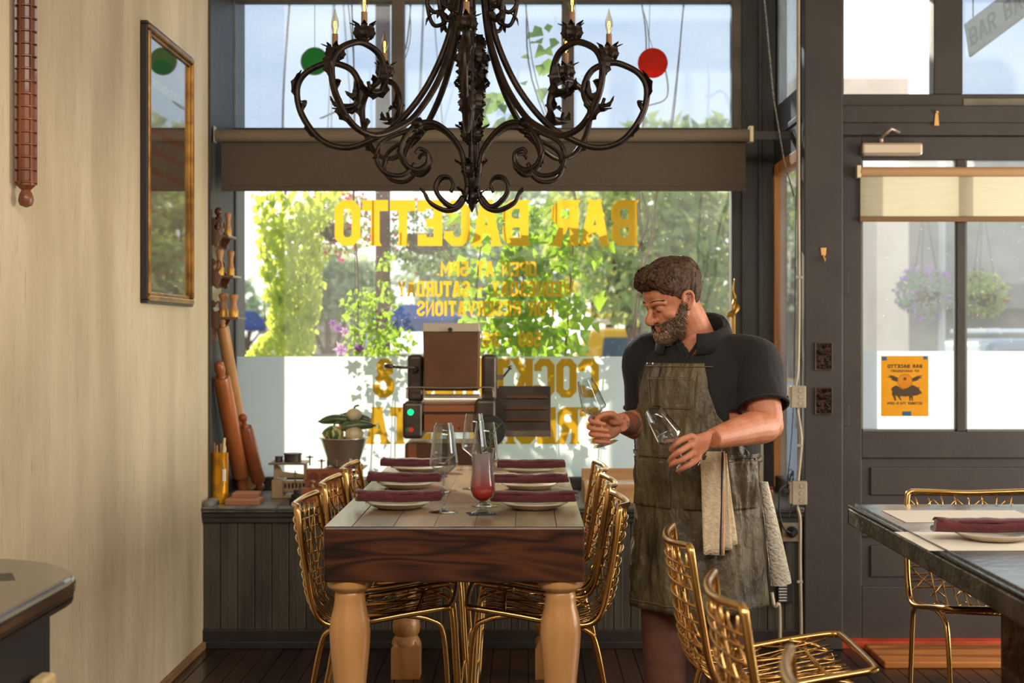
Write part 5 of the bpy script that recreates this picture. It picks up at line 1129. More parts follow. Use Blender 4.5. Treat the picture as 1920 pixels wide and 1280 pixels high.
rolling_pin(at(489, 917, 7.37), at(454, 776, 7.2), .036, .045, .075, wal, 'brown rolling pin with a ball handle, rightmost of the three', knob=True)

# tin of sticks
tn = empty('tin', (ax(409, 6.97)+.005, 6.98, sz), 0, 'amber yellow round tin holding wooden sticks in the corner', 'tin'); th_ = .244
tin_m = M('amber_tin', (226, 160, 24), .25, metal=.45, col2=(198, 130, 14), scale=5, stretch=(3, 3, .6)); tin_i = M('tin_brown_print', (120, 74, 14), .5)
MB().lathe([(.042, 0), (.0425, .003), (.042, .006), (.042, th_-.005), (.0435, th_), (.041, th_), (.041, .01), (.002, .01)], n=32, cap=False).build('can', tin_m, tn, smooth=True, autos=40)
m = MB()
def on_tin(u, z, r=.0424): a = -math.pi/2+u/.0424; return V((r*math.cos(a), r*math.sin(a), z))
for rad in (.058, .036):
    m.tube([on_tin(rad*math.cos(a)*.62-.004, .135+rad*math.sin(a)*1.45) for a in [k*math.pi/24 for k in range(48)]], .0012, 4, closed=True)
rt_ = random.Random(3)
for k in range(26):
    a = 2*math.pi*k/26; u0, z0_ = .047*math.cos(a)*.62-.004, .135+.047*math.sin(a)*1.45; dx, dz = math.cos(a)*.006*.62, math.sin(a)*.006*1.45
    m.tube([on_tin(u0-dx, z0_-dz), on_tin(u0+dx, z0_+dz)], .0016, 4)
m.build('printed_ring', tin_i, tn)
m = MB(); m.loft([[on_tin(.024+.018*i/5, z_, .0430) for i in range(6)] for z_ in (.105, .165)], cap=False, closed=False); m.build('paper_label', M('white_label', (232, 228, 220), .6), tn)
for i, (dx, dy, tx, ty, w_, hh) in enumerate(((-.018, .0, -.03, .01, .004, .29), (.006, -.01, .028, -.005, .007, .315), (.0, .012, .002, .02, .004, .285), (.02, .008, .03, .01, .004, .275), (-.008, -.012, -.012, -.01, .004, .28))):
    tag(MB().tube([tn.location+V((dx, dy, .012)), tn.location+V((tx*.9, ty, hh))], w_, 6).build('wooden_stick', M('stick_wood%d' % (i % 2), ((196, 140, 84), (226, 200, 156))[i % 2], .6), bevel=.001), ('dark stick at the left of the tin', 'widest pale stick standing in the tin', 'thin stick at the back of the tin', 'short stick at the right of the tin', 'thin stick at the front of the tin')[i], 'stick', 'wooden sticks in the tin')

# scrollwork shelf with pepper mills on the bay wall
shm = wood('shelf_walnut', (66, 42, 28), (112, 76, 52), rough=.3, axis='Z', scale=4, ring=6, coat=.4)
XS = XL-.003
shf = empty('wall_shelf', (XS, 7.08, 1.45), 0, 'three-tier scrollwork wall shelf of dark wood in the window corner', 'shelf'); o0 = shf.location.copy()
tiers = [(az(440, 7.0), .088, 428), (az(516, 7.0), .112, 439), (az(594, 7.0), .136, 446)]
MB().box(0, .010, -.09, .12, tiers[2][0]-o0.z-.12, tiers[0][0]-o0.z+.12).build('back_board', shm, shf, bevel=.002)
for z_, dp, _ in tiers:
    z_ -= o0.z
    MB().box(.010, dp, -.09, .12, z_-.012, z_).build('tier', shm, shf, bevel=.003)
    for yy in (-.10, .12):
        pf = [(0, .075), (.012, .085), (.024, .07), (.022, .05), (.012, .045), (.016, .03), (.03, .018), (.042, .004), (.05, -.012), (.042, -.03), (.034, -.04), (.036, -.055), (.022, -.062), (.01, -.05), (0, -.075)]
        MB().prism([(a*1.05, b) for a, b in pf], yy, yy+.010, Matrix.Translation((.004, 0, z_))).build('scroll_bracket', shm, shf, bevel=.002)
    MB().tube(spline([V((.02, -.095, z_+.02)), V((.045, -.095, z_+.03)), V((.055, -.095, z_+.055)), V((.04, -.095, z_+.075)), V((.028, -.095, z_+.062))], 5), .004, 6).build('scroll', shm, shf, smooth=True)
def mill(x, y, z, h, r, mat, label, ball=False, mat2=None):
    t = empty('pepper_mill', (x, y, z), 0, label, 'pepper mill', 'pepper mills on the corner shelf')
    if ball:
        MB().lathe([(r, 0), (r, h*.5), (r*.85, h*.58), (r*.55, h*.64)], n=20).build('body', mat, t, smooth=True, autos=50); MB().lathe([(r*.5, h*.64)]+[(r*.92*math.sin(a), h*.81-r*.98*math.cos(a)) for a in [.5+k*.26 for k in range(11)]], n=20).build('head', mat, t, smooth=True)
    else:
        MB().lathe([(r, 0), (r, h*.28), (r*.95, h*.3)], n=20).build('base', mat2 or mat, t, smooth=True, autos=40)
        MB().lathe([(r*.9, h*.3), (r*.72, h*.45), (r*.62, h*.6), (r*.75, h*.74), (r*.98, h*.86), (r*.95, h*.95), (r*.5, h), (.001, h)], n=20).build('head', mat, t, smooth=True, autos=60)
dk = wood('dark_mill', (70, 34, 20), (112, 62, 40), rough=.35, axis='Z', scale=4, ring=5, coat=.3); lt = wood('light_mill', (176, 116, 70), (216, 164, 112), rough=.4, axis='Z', scale=4, ring=5); gd_ = M('mill_gold', (222, 168, 70), .35, metal=.4)
zt0, zt1, zt2 = [q[0]+.0005 for q in tiers]
mill(XS+.034, 7.02, zt0, .142, .022, dk, 'dark brown mill with ball head on the top tier', ball=True)
mill(XS+.060, 7.12, zt0, .12, .017, lt, 'pale waisted mill on the top tier', mat2=gd_)
mill(XS+.040, 7.02, zt1, .13, .021, lt, 'pale waisted mill at the left of the middle tier', mat2=gd_)
mill(XS+.078, 7.10, zt1, .128, .018, lt, 'slimmer pale mill at the right of the middle tier', mat2=gd_)
mill(XS+.052, 7.05, zt2, .118, .024, lt, 'pale mill at the left of the bottom tier', mat2=gd_)
mill(XS+.108, 7.03, zt2, .112, .022, lt, 'pale mill at the right end of the bottom tier', mat2=gd_)

# ================================================================ right of the window
# poster on the door
PY_ = DY-.004
po = empty('door_poster', (ax(1652, PY_), PY_, az(780, PY_)), 0, 'yellow paper poster with a winged pig taped inside the door glass', 'poster'); pw, ph = ax(1741, PY_)-po.location.x, az(667, PY_)-po.location.z
MB().box(0, pw, 0, .0004, 0, ph).build('paper', M('yellow_poster', (224, 172, 52), .7, col2=(206, 152, 40), scale=14, translucent=.62, tcol=(244, 196, 74)), po)
ink = M('poster_ink', (66, 44, 16), .7)
def fu(u): return pw*(u-120)/870
def fv(v): return ph*(1-(v-75)/1110)
def ink_poly(mb, pts): mb.add([(fu(a), -.0006, fv(b)) for a, b in pts], [tuple(range(len(pts)))])
def ink_text(txt, ur, ul, vt, vb, hw=.11):
    text_mb(txt, fu(ur)-fu(ul), fv(vt)-fv(vb), hw=hw, gap=.3, mtx=Matrix(((-1, 0, 0, fu(ur)), (0, 1, 0, -.0006), (0, 0, 1, fv(vb)), (0, 0, 0, 1)))).build('lettering', ink, po)
ink_text('BAR BACETTO', 870, 245, 232, 298, .13); ink_text('1ST ANNIVERSARY', 820, 300, 332, 374, .12); ink_text('OCTOBER 7TH 5-10PM', 872, 235, 925, 972, .12); ink_text('2019'.replace('2', '5'), 0, 0, 0, 0) if False else None
m = MB()
ink_poly(m, [(300, 690), (330, 650), (400, 615), (520, 690), (640, 640), (700, 610), (760, 640), (800, 660), (825, 640), (815, 680), (845, 725), (868, 745), (860, 775), (835, 770), (790, 800), (720, 810), (700, 815), (705, 880), (712, 900), (685, 900), (675, 850), (660, 850), (668, 900), (640, 895), (628, 815), (560, 825), (480, 815), (470, 840), (500, 890), (475, 892), (420, 820), (380, 800), (400, 895), (372, 900), (330, 800), (318, 790), (325, 720)])
m.build('pig_print', ink, po)
m = MB(); ink_poly(m, [(430, 480), (350, 440), (235, 425), (300, 455), (220, 460), (320, 490), (300, 510), (360, 535), (420, 550)]); m.build('wing_print', ink, po); m = MB(); ink_poly(m, [(690, 490), (780, 445), (890, 432), (830, 465), (880, 475), (800, 500), (810, 515), (740, 540), (690, 548)])
m.build('wing_print', ink, po)
m = MB(); m.add([(fu(560+133*math.cos(a)), -.0007, fv(545+133*math.sin(a))) for a in [k*math.pi/20 for k in range(40)]], [tuple(range(40))]); m.build('circle_print', MATS['yellow_poster'], po)
m = MB(); m.tube([(fu(560+133*math.cos(a)), -.0009, fv(545+133*math.sin(a))) for a in [k*math.pi/20 for k in range(40)]], .0007, 4, closed=True); m.build('circle_line', ink, po)
m = MB(); m.add([(fu(555+(46 if k % 2 else 18)*math.sin(k*math.pi/5)), -.001, fv(495+(46 if k % 2 else 18)*math.cos(k*math.pi/5))) for k in range(10)], [tuple(range(10))]); m.build('star_print', ink, po)
for a, b, c_, d in ((135, 225, 90, 160), (895, 968, 80, 140), (510, 672, 1095, 1175)): MB().box(fu(a), fu(b), -.0012, -.0006, fv(d), fv(c_)).build('blue_tape', M('blue_tape', (16, 84, 118), .6), po)

# plates, hooks and latches on pillar and lintel
brs = M('latch_brass', (206, 158, 92), .4, metal=.5); slot_m = M('tarnished_plate', (60, 42, 34), .25, metal=.9, col2=(24, 18, 16), scale=30, bump=.5, bscale=40)
for i, (pa, pb) in enumerate(((642, 694), (726, 777))):
    t = empty('push_plate', at(1544, (pa+pb)/2, 6.776), 0, ('upper', 'lower')[i]+' tarnished metal plate on the pillar by the door', 'plate', 'metal plates on the pillar'); hh = (pb-pa)/2*6.776/FPX; ww = 16.5*6.776/FPX
    m = MB(); m.box(-ww, ww, -.002, .004, -hh, hh); m.build('plate', slot_m, t, bevel=.002); m = MB(); [m.box(a, b, -.006, 0, c_, d) for a, b, c_, d in ((-ww, -ww+.005, -hh, hh), (ww-.005, ww, -hh, hh), (-ww+.005, ww-.005, hh-.005, hh), (-ww+.005, ww-.005, -hh, -hh+.005))]; m.build('rim', dsteel, t, bevel=.001)
lh = empty('brass_hook', at(1544, 476, 6.778), 0, 'small brass hook on the pillar above the metal plates', 'hook'); MB().prism([(-.014, .03), (.014, .03), (.010, -.008), (-.010, -.008)], -.003, .003).build('plate', brs, lh, bevel=.001); MB().tube(spline([V((0, -.004, -.005)), V((0, -.010, -.025)), V((0, -.024, -.036)), V((0, -.032, -.022))], 4), .004, 7).build('prong', brs, lh, smooth=True)
tag(MB().prism([(-.012, -.035), (.012, -.035), (.006, .035), (-.006, .035)], -.004, .0, Matrix.Translation(at(1756, 222, DY-.046))).box(-.006, .006, -.016, 0, .024, .034, Matrix.Translation(at(1756, 222, DY-.046))).build('window_latch', brs, bevel=.001), 'small brass latch under the transom over the door', 'latch')
# conduit, boxes, outlet, cords
cm = M('conduit_grey', (172, 158, 138), .45, metal=.2, col2=(150, 136, 118), scale=6); XC = 1.322
def cpt(py, px=1502, Y=6.80): return V((ax(px, Y), Y, az(py, Y)))
cd = empty('conduit', (XC, 6.805, 0), 0, 'pale electrical conduit pipe running down beside the pillar', 'conduit'); o0 = cd.location.copy()
Yq = 6.765
m = MB(); m.tube(spline([cpt(py, px, Yq)-o0 for py, px in ((-60, 1497), (300, 1497), (560, 1498), (690, 1496), (722, 1492), (760, 1494), (820, 1502), (860, 1500), (905, 1496), (945, 1494), (975, 1500), (1050, 1500), (1180, 1502), (1222, 1500))], 6), .0085, 8); m.build('pipe', cm, cd, smooth=True)
for py in (520, 835, 1090): MB().box(-.014, .014, -.012, .006, -.006, .006, Matrix.Translation(cpt(py, 1499, Yq)-o0)).build('clamp', cm, cd, bevel=.002)
for i, (pa, pb, px) in enumerate(((723, 764, 1495), (901, 945, 1497))):
    t = empty('junction_box', cpt((pa+pb)/2, px, 6.745), 0, ('upper pale metal junction box on the conduit with a switch', 'lower pale metal junction box on the conduit with a plugged cord')[i], 'junction box', 'junction boxes on the conduit'); hh = (pb-pa)/2*6.745/FPX
    MB().box(-.034, .036, -.03, .012, -hh, hh).build('box', cm, t, bevel=.003)
    for k in (-1, 0, 1): MB().lathe([(.011, 0), (.011, .002)], Matrix.Translation((.012, -.030, k*hh*.6)) @ Matrix.Rotation(R(90), 4, 'X'), 16).tube([V((.012+.011*math.cos(a), -.032, k*hh*.6+.011*math.sin(a))) for a in [j*math.pi/8 for j in range(16)]], .0012, 4, closed=True).build('knockout', cm, t)
    MB().box(-.046, -.034, -.026, .008, -hh*.9, hh*.9).build('side_plate', cm, t, bevel=.002)
    if i == 0: MB().tube([(-.046, -.01, 0), (-.062, -.01, .004)], .006, 8).build('toggle', dsteel, t)
    else: MB().box(-.075, -.046, -.022, .004, -.004, .018).build('plug', M('black_plug', (24, 24, 26), .5), t, bevel=.003)
ot = empty('power_outlet', at(1484, 996, 6.80), 0, 'metal outlet plate with a thick black plug below the sill', 'outlet'); MB().box(-.045, .045, 0, .018, -.05, .05).build('cover_plate', M('outlet_plate', (178, 164, 144), .35, metal=.6), ot, bevel=.004)
MB().lathe([(.03, 0), (.03, .004)], Matrix.Translation((.012, 0, 0)) @ Matrix.Rotation(R(90), 4, 'X'), 20).build('socket', M('socket_grey', (120, 116, 110), .5), ot); MB().lathe([(.026, 0), (.026, .02), (.015, .04), (.012, .06)], Matrix.Translation((.0, -.004, 0)) @ Matrix.Rotation(R(90), 4, 'X'), 16).build('plug', M('black_plug', (24, 24, 26), .5), ot, smooth=True, autos=40)
blk_c = M('black_cord', (26, 28, 28), .5)
tag(MB().tube(spline([at(1484, 1000, 6.745), at(1470, 990, 6.72), at(1462, 965, 6.72), at(1461, 935, 6.72), at(1463, 918, 6.72), at(1472, 910, 6.73), at(1480, 909, 6.74)], 6), .0045, 7).build('black_cord', blk_c, smooth=True), 'thick black cord looping from the outlet to the lower junction box', 'cord')
cb = MB(); cb.tube(spline([at(1496, 240, 7.03), at(1492, 420, 7.03), at(1490, 620, 6.98), at(1488, 750, 6.95), at(1482, 850, 6.9), at(1478, 890, 6.83), at(1486, 930, 6.78), at(1478, 975, 6.76)], 8), .0022, 6)
for k in range(4): cb.tube(spline([at(1482+6*math.cos(a+k), 905+(26-3*k)*math.sin(a), 6.78+.006*k) for a in [j*math.pi/4 for j in range(9)]], 3), .002, 5)
tag(cb.build('thin_cord', blk_c, smooth=True), 'thin black cord hanging down the side window, coiled near the sill', 'cord')
tag(MB().tube([at(1428, -40, 7.0)+V((0, -.02, 0)), at(1450, 180, 7.0), at(1470, 300, 7.0), at(1489, 368, 7.0)], .0045, 6).build('bead_chain', M('bead_chain', (170, 160, 146), .4, metal=.5, col2=(60, 56, 52), scale=160)), 'beaded pull chain hanging at the right of the street window', 'chain')
pb_ = empty('power_strip', at(1470, 1106, 6.78), 0, 'black box with printed label mounted low under the white towel', 'adapter'); MB().box(-.03, .045, -.01, .02, -.06, .06).build('body', M('black_plastic', (22, 22, 24), .5), pb_, bevel=.004)
m = MB(); [m.box(-.026, .012, -.0108, -.0102, -.05+k*.014, -.045+k*.014) for k in range(7)]; m.build('printed_lines', M('label_white', (200, 196, 188), .6), pb_)
tag(MB().tube(spline([at(1447, 1110, 6.77), at(1452, 1136, 6.76), at(1460, 1132, 6.76), at(1462, 1160, 6.77), at(1462, 1218, 6.77)], 5), .009, 8).build('cream_cable', cm, smooth=True), 'cream cable running to the floor under the black box', 'cable')
jr = empty('glass_jar', (1.20, 7.0, sz), 0, 'small jar of pink contents on the sill behind the towel', 'jar'); MB().lathe([(.026, 0), (.028, .004), (.028, .05), (.022, .06)], n=18).build('jar_body', M('pink_jar', (206, 140, 126), .3), jr, smooth=True, autos=40); MB().lathe([(.024, .06), (.024, .072), (.001, .072)], n=18).build('lid', M('red_lid', (170, 44, 40), .4), jr, smooth=True, autos=40)
pp = empty('paper_bundle', (1.205, 7.48, sz), 0, 'cream paper packet standing on the sill in the bay corner', 'packet'); MB().box(-.05, .05, -.02, .02, 0, .30).build('packet', M('cream_packet', (220, 202, 170), .7), pp, bevel=.006)
gh = empty('brass_ornament', (ax(1374, 7.5), 7.5, az(600, 7.5)), 0, 'twisted brass ornament hanging beside the window behind the man', 'ornament'); gm = M('gold_ornament', (196, 150, 72), .3, metal=.8)
z0_ = az(600, 7.5); q = lambda px, py, dy=0: at(px, py, 7.5+dy)-gh.location
m = MB(); m.tube(spline([q(1374, 600), q(1375, 575, -.02), q(1378, 560, .01), q(1374, 545), q(1377, 522)], 6), sp1([.006, .009, .012, .008, .002], 6), 8); m.build('spire', gm, gh, smooth=True)
m = MB(); strip(m, [q(1376, 582), q(1370, 588, -.03), q(1363, 596, -.03)], [.004, .016, .002], (0, 0, 1), .4); strip(m, [q(1376, 565), q(1382, 575, -.02), q(1378, 588, -.03)], [.004, .014, .002], (1, 0, .3), .4); m.build('leaf', gm, gh, solid=.002)
MB().box(-.008, .012, -.01, .03, az(760, 7.5)-z0_, az(590, 7.5)-z0_).build('stem_plate', gm, gh, bevel=.003)
# ================================================================ the man in the apron
from mathutils import noise
YAW = R(32); Fv = V((-math.sin(YAW), -math.cos(YAW), 0)); Lv = V((math.cos(YAW), -math.sin(YAW), 0)); Uv = V((0, 0, 1))
skin = M('skin', (198, 132, 100), .48, col2=(180, 110, 80), scale=22, bump=.08, bscale=160)
t = skin.node_tree; p_ = t.nodes['Principled BSDF']; p_.inputs['Subsurface Weight'].default_value = .18; p_.inputs['Subsurface Radius'].default_value = (.02, .007, .004)
# an ink tattoo on the inner right forearm
TAT = V((.352, 4.69, 1.205)); base = p_.inputs['Base Color'].links[0].from_socket
g_ = nn(t, 'ShaderNodeNewGeometry'); vd = nn(t, 'ShaderNodeVectorMath', operation='DISTANCE'); vd.inputs[1].default_value = TAT; nz_ = nn(t, 'ShaderNodeTexNoise'); nz_.inputs['Scale'].default_value = 55
ad_ = nn(t, 'ShaderNodeMath', operation='MULTIPLY_ADD'); ad_.inputs[1].default_value = .03; lt_ = nn(t, 'ShaderNodeMath', operation='LESS_THAN'); lt_.inputs[1].default_value = .064
cr_ = nn(t, 'ShaderNodeValToRGB'); cr_.color_ramp.interpolation = 'CONSTANT'; e = cr_.color_ramp.elements; e[0].color = lin((70, 78, 66)); e[1].color = lin((150, 62, 50)); e[1].position = .52; mixn = nn(t, 'ShaderNodeMix', data_type='RGBA')
nz2 = nn(t, 'ShaderNodeTexNoise'); nz2.inputs['Scale'].default_value = 26; lk = t.links.new
lk(g_.outputs['Position'], vd.inputs[0]); lk(g_.outputs['Position'], nz_.inputs['Vector']); lk(g_.outputs['Position'], nz2.inputs['Vector']); lk(nz_.outputs['Fac'], ad_.inputs[0]); lk(vd.outputs['Value'], ad_.inputs[2]); lk(ad_.outputs[0], lt_.inputs[0]); lk(nz2.outputs['Fac'], cr_.inputs['Fac'])
mu_ = nn(t, 'ShaderNodeMath', operation='MULTIPLY'); mu_.inputs[1].default_value = .75; lk(lt_.outputs[0], mu_.inputs[0])
lk(mu_.outputs[0], mixn.inputs['Factor']); lk(base, mixn.inputs['A']); lk(cr_.outputs['Color'], mixn.inputs['B']); lk(mixn.outputs['Result'], p_.inputs['Base Color'])
shirt_m = M('black_linen', (17, 16, 17), .85, col2=(12, 11, 12), scale=40, bump=.5, bscale=11, bstretch=(1.6, 1.6, .7), sheen=.05)
apron_mt = M('waxed_canvas', (98, 85, 60), .5, col2=(64, 54, 37), scale=7, stretch=(1.4, 1.4, .8), contrast=(.35, .65), bump=.8, bscale=20, detail=7)
trou_m = M('brown_trousers', (112, 68, 50), .8, col2=(88, 52, 38), scale=12, bump=.3, bscale=18, bstretch=(1, 1, .4))
hair_m = M('brown_hair', (92, 66, 46), .7, spec=.25, col2=(44, 30, 22), scale=110, stretch=(1, 1, 1)); beard_m = M('brown_grey_beard', (124, 96, 74), .55, col2=(70, 50, 38), scale=45); grey_m = M('greying_beard', (178, 154, 128), .55, col2=(120, 92, 70), scale=70)
man = empty('person', (.59, 4.82, 0), 0, 'bearded man in black shirt and brown canvas apron holding two wine glasses', 'person')
def mpart(o, par=None):
    par = par or man; o.parent = par; bpy.context.view_layer.update()
    o.matrix_parent_inverse = Matrix.Translation(-man.location) if par is man else Matrix.Identity(4); return o
def remeshed(mb, name, mat, vox, smooth=4, fac=.5):
    o = mb.build(name, mat); md = o.modifiers.new('r', 'REMESH'); md.mode = 'VOXEL'; md.voxel_size = vox; md.use_smooth_shade = True
    if smooth: ms = o.modifiers.new('s', 'SMOOTH'); ms.factor = fac; ms.iterations = smooth
    bpy.context.view_layer.update(); dg = bpy.context.evaluated_depsgraph_get(); me = bpy.data.meshes.new_from_object(o.evaluated_get(dg)); o.modifiers.clear(); old = o.data; o.data = me; bpy.data.meshes.remove(old)
    if not me.materials: me.materials.append(mat)
    me.polygons.foreach_set('use_smooth', [True]*len(me.polygons)); return o
def cut(o, pred):
    bm = bmesh.new(); bm.from_mesh(o.data); bmesh.ops.delete(bm, geom=[f for f in bm.faces if pred(f.calc_center_median())], context='FACES'); bm.to_mesh(o.data); bm.free(); o.data.update()
def interp(tab, z):
    if z <= tab[0][0]: return tab[0][1:]
    for a, b in zip(tab[:-1], tab[1:]):
        if z <= b[0]:
            q = (z-a[0])/(b[0]-a[0]); q = q*q*(3-2*q)*.5+q*.5; return tuple(x+(y-x)*q for x, y in zip(a[1:], b[1:]))
    return tab[-1][1:]
# torso sections: height -> centre x, y, half width, half depth
TOR = [(.58, .598, 4.82, .192, .19), (.75, .598, 4.82, .186, .178), (.93, .598, 4.82, .184, .17), (1.04, .596, 4.81, .190, .182), (1.14, .594, 4.80, .195, .182), (1.25, .592, 4.79, .205, .166), (1.35, .590, 4.785, .212, .148), (1.42, .589, 4.78, .192, .122), (1.465, .585, 4.775, .148, .102), (1.50, .578, 4.77, .098, .086)]
def tor(z, a, off=0.0):
    cx, cy_, hw, hd = interp(TOR, z); c_, s_ = math.cos(a), math.sin(a); k = .9
    return V((cx, cy_, z))+Fv*((hd+off)*math.copysign(abs(c_)**k, c_))+Lv*((hw+off)*math.copysign(abs(s_)**k, s_))
def tring(z, off, n=40, sc_=1.0): return [tor(z, 2*math.pi*j/n, off) for j in range(n)]
# ---- joints
SHL, SHR = V((.760, 4.675, 1.415)), V((.418, 4.885, 1.425)); ELL = at(1437, 795, 4.57); WRL = at(1336, 822, 4.36); ELR = V((.425, 4.93, 1.185)); WRR = at(1164, 792, 4.655)
NB, HB_ = V((.580, 4.772, 1.46)), V((.528, 4.748, 1.585))
HC = at(1263, 562, 4.735)           # head centre
HY, HP = R(64), R(22); Hf = V((-math.sin(HY)*math.cos(HP), -math.cos(HY)*math.cos(HP), -math.sin(HP))); Hl = V((math.cos(HY), -math.sin(HY), 0)); Hu = Hf.cross(Hl)
HM = frame_mtx(HC, Hf, Hl, Hu*.91)
HT = [(-.120, .070, .018, .020), (-.112, .086, -.002, .040), (-.095, .093, -.020, .053), (-.07, .094, -.045, .062), (-.045, .092, -.066, .068), (-.02, .088, -.084, .072), (.0, .084, -.094, .0745), (.022, .093, -.100, .077), (.05, .094, -.102, .078), (.078, .086, -.096, .073), (.10, .066, -.078, .060), (.115, .038, -.050, .040), (.122, .008, -.022, .016)]
def hpt(a, z, off=0.0):
    xf, xb, hw = interp(HT, z); c_, s_ = math.cos(a), math.sin(a); k = .88 if c_ > 0 else .95
    x = (xf+xb)/2+((xf-xb)/2+off)*math.copysign(abs(c_)**k, c_); y = (hw+off)*math.copysign(abs(s_)**k, s_)
    return V((x, y, z+(off*.8 if z > .09 else 0)))
mb = MB()
zs = [h[0] for h in HT]; zz = []
for a, b in zip(zs[:-1], zs[1:]): zz += [a, (a+b)/2]
zz.append(zs[-1])
mb.loft([[HM @ hpt(2*math.pi*j/40, z) for j in range(40)] for z in zz])
H = lambda x, y, z: HM @ V((x, y, z))
mb.tube(spline([H(.080, 0, .030), H(.090, 0, .010), H(.102, 0, -.012), H(.117, 0, -.033), H(.108, 0, -.044), H(.092, 0, -.050)], 4), sp1([.006, .0085, .0105, .013, .0115, .006], 4), 10)
for s in (-1, 1):
    mb.ball(H(.100, s*.0125, -.039), .0098, n=10)
    mb.tube(spline([H(.066, s*.058, .014), H(.084, s*.04, .024), H(.093, s*.018, .021), H(.090, s*.004, .016)], 4), sp1([.006, .009, .0095, .007], 4), 8)
    mb.ball(H(.056, s*.046, -.030), .027, .024, .022, n=14)
    mb.ball(H(.0745, s*.031, -.0005), .0155, n=14)                       # lowered lids over the eyes
    e0 = (-.010, s*.077, -.006)
    mb.tube(spline([H(.010, s*.073, -.018), H(.012, s*.080, .008), H(.002, s*.087, .026), H(-.016, s*.090, .024), H(-.023, s*.089, .004), H(-.014, s*.084, -.020), H(-.002, s*.079, -.034), H(.006, s*.075, -.034)], 4), sp1([.004, .0055, .0055, .0055, .0055, .006, .0085, .006], 4), 8)
    mb.loft([[H(-.005+.016*math.cos(q)*k_, s*(.074+.007*k_), -.002+.028*math.sin(q)*k_) for q in [2*math.pi*j/12 for j in range(12)]] for k_ in (.4, 1.0)])
mb.tube(spline([H(.074, -.026, -.070), H(.090, -.012, -.0655), H(.0945, 0, -.067), H(.090, .012, -.0655), H(.074, .026, -.070)], 4), sp1([.003, .0058, .0062, .0058, .003], 4), 8)
mb.tube(spline([H(.074, -.024, -.073), H(.090, -.010, -.0785), H(.093, 0, -.079), H(.090, .010, -.0785), H(.074, .024, -.073)], 4), sp1([.003, .006, .0068, .006, .003], 4), 8)
mb.ball(H(.074, 0, -.100), .024, n=14)
# neck, trunk, arms, legs
mb.tube(spline([V((.585, 4.775, 1.40)), NB, NB.lerp(HB_, .5)+V((.004, 0, 0)), HB_, HC+Hu*-.02-Hf*.012], 4), sp1([.088, .073, .066, .064, .06], 4), 20)
mb.loft([tring(z, -.012, 32) for z in (.80, .93, 1.04, 1.14, 1.25, 1.35, 1.42, 1.465, 1.50)])
mb.tube([SHL+V((-.09, .05, .03)), SHL, SHR, SHR+V((.09, -.05, .03))][0:2], [.06, .065], 14); mb.tube([SHR+V((.09, -.05, .03)), SHR], [.06, .065], 14)
def limb(a, b, c, r): mb.tube(spline([a, a.lerp(b, .5), b, b.lerp(c, .3), b.lerp(c, .7), c], 4), sp1(r, 4), 18)
limb(SHL, ELL, WRL, [.066, .060, .052, .0525, .041, .031]); limb(SHR, ELR, WRR, [.064, .058, .052, .054, .043, .031])
mb.ball(ELL+V((.012, .012, -.004)), .047, n=14)
FTR, FTL = V((.475, 4.80, .09)), V((.695, 4.86, .09))
for hp_, ft in ((V((.50, 4.84, .90)), FTR), (V((.69, 4.80, .90)), FTL)): mb.tube(spline([hp_, hp_.lerp(ft, .5)+Fv*.02, ft], 5), sp1([.085, .058, .042], 5), 16)
# hands
def finger(pts, r=(.0096, .0088, .0080, .0070)):
    q = spline(pts, 4); rr = sp1(list(r), 4); mb.tube(q, rr, 10); mb.ball(pts[-1], r[-1]*1.02, n=10)
    for p, k in zip(pts[:3], r): mb.ball(p, k*1.1, n=10)
def A(*q): return [at(*p) for p in q]
RH = [A((1131, 783, 4.668), (1109, 784, 4.648), (1110, 790, 4.605), (1133, 795, 4.588)), A((1131, 797, 4.67), (1107, 798, 4.648), (1109, 803, 4.600), (1139, 807, 4.583)), A((1133, 811, 4.67), (1110, 812, 4.648), (1112, 815, 4.602), (1142, 818, 4.585)), A((1137, 823, 4.665), (1117, 825, 4.648), (1119, 827, 4.608), (1142, 829, 4.594))]
for f_ in RH: finger([at(1150, 797, 4.66).lerp(f_[0], .4)]+f_[0:1]+f_[1:], (.011, .0102, .0092, .0084, .0074))
finger(A((1160, 790, 4.64), (1148, 777, 4.612), (1133, 777, 4.598), (1120, 784, 4.600)), (.014, .0118, .0104, .0088))
def palm(w_, m_, k_, up, dep, hw):
    rings = []
    for c, hv, hd in ((w_.lerp(m_, .12), .026, .020), (w_.lerp(m_, .5), .036, .021), (m_, hw, .019), (m_.lerp(k_, .6), hw, .0155), (k_, hw*.96, .012)):
        rings.append([c+up*(hv*math.cos(q))+dep*(hd*math.sin(q)) for q in [2*math.pi*j/20 for j in range(20)]])
    mb.loft(rings)
palm(at(1166, 793, 4.657), at(1150, 798, 4.66), at(1131, 803, 4.668), V((-.06, 0, 1)).normalized(), V((.1, 1, 0)).normalized(), .041)
mb.ball(at(1152, 786, 4.638), .022, n=14)
LH = [A((1296, 818, 4.335), (1269, 830, 4.322), (1259, 843, 4.338), (1266, 853, 4.362)), A((1295, 834, 4.328), (1273, 847, 4.312), (1261, 856, 4.322), (1255, 864, 4.345)), A((1299, 849, 4.333), (1280, 861, 4.318), (1266, 868, 4.325), (1258, 873, 4.342)), A((1306, 861, 4.343), (1291, 872, 4.330), (1279, 878, 4.334), (1271, 882, 4.345))]
for f_ in LH: finger([at(1315, 834, 4.348).lerp(f_[0], .4)]+f_, (.011, .0104, .0094, .0086, .0074))
finger(A((1322, 820, 4.378), (1296, 822, 4.395), (1271, 827, 4.390), (1249, 829, 4.372)), (.015, .0122, .0106, .0088))
palm(at(1336, 823, 4.36), at(1317, 833, 4.348), at(1299, 840, 4.335), V((.25, 0, 1)).normalized(), V((.15, 1, 0)).normalized(), .041)
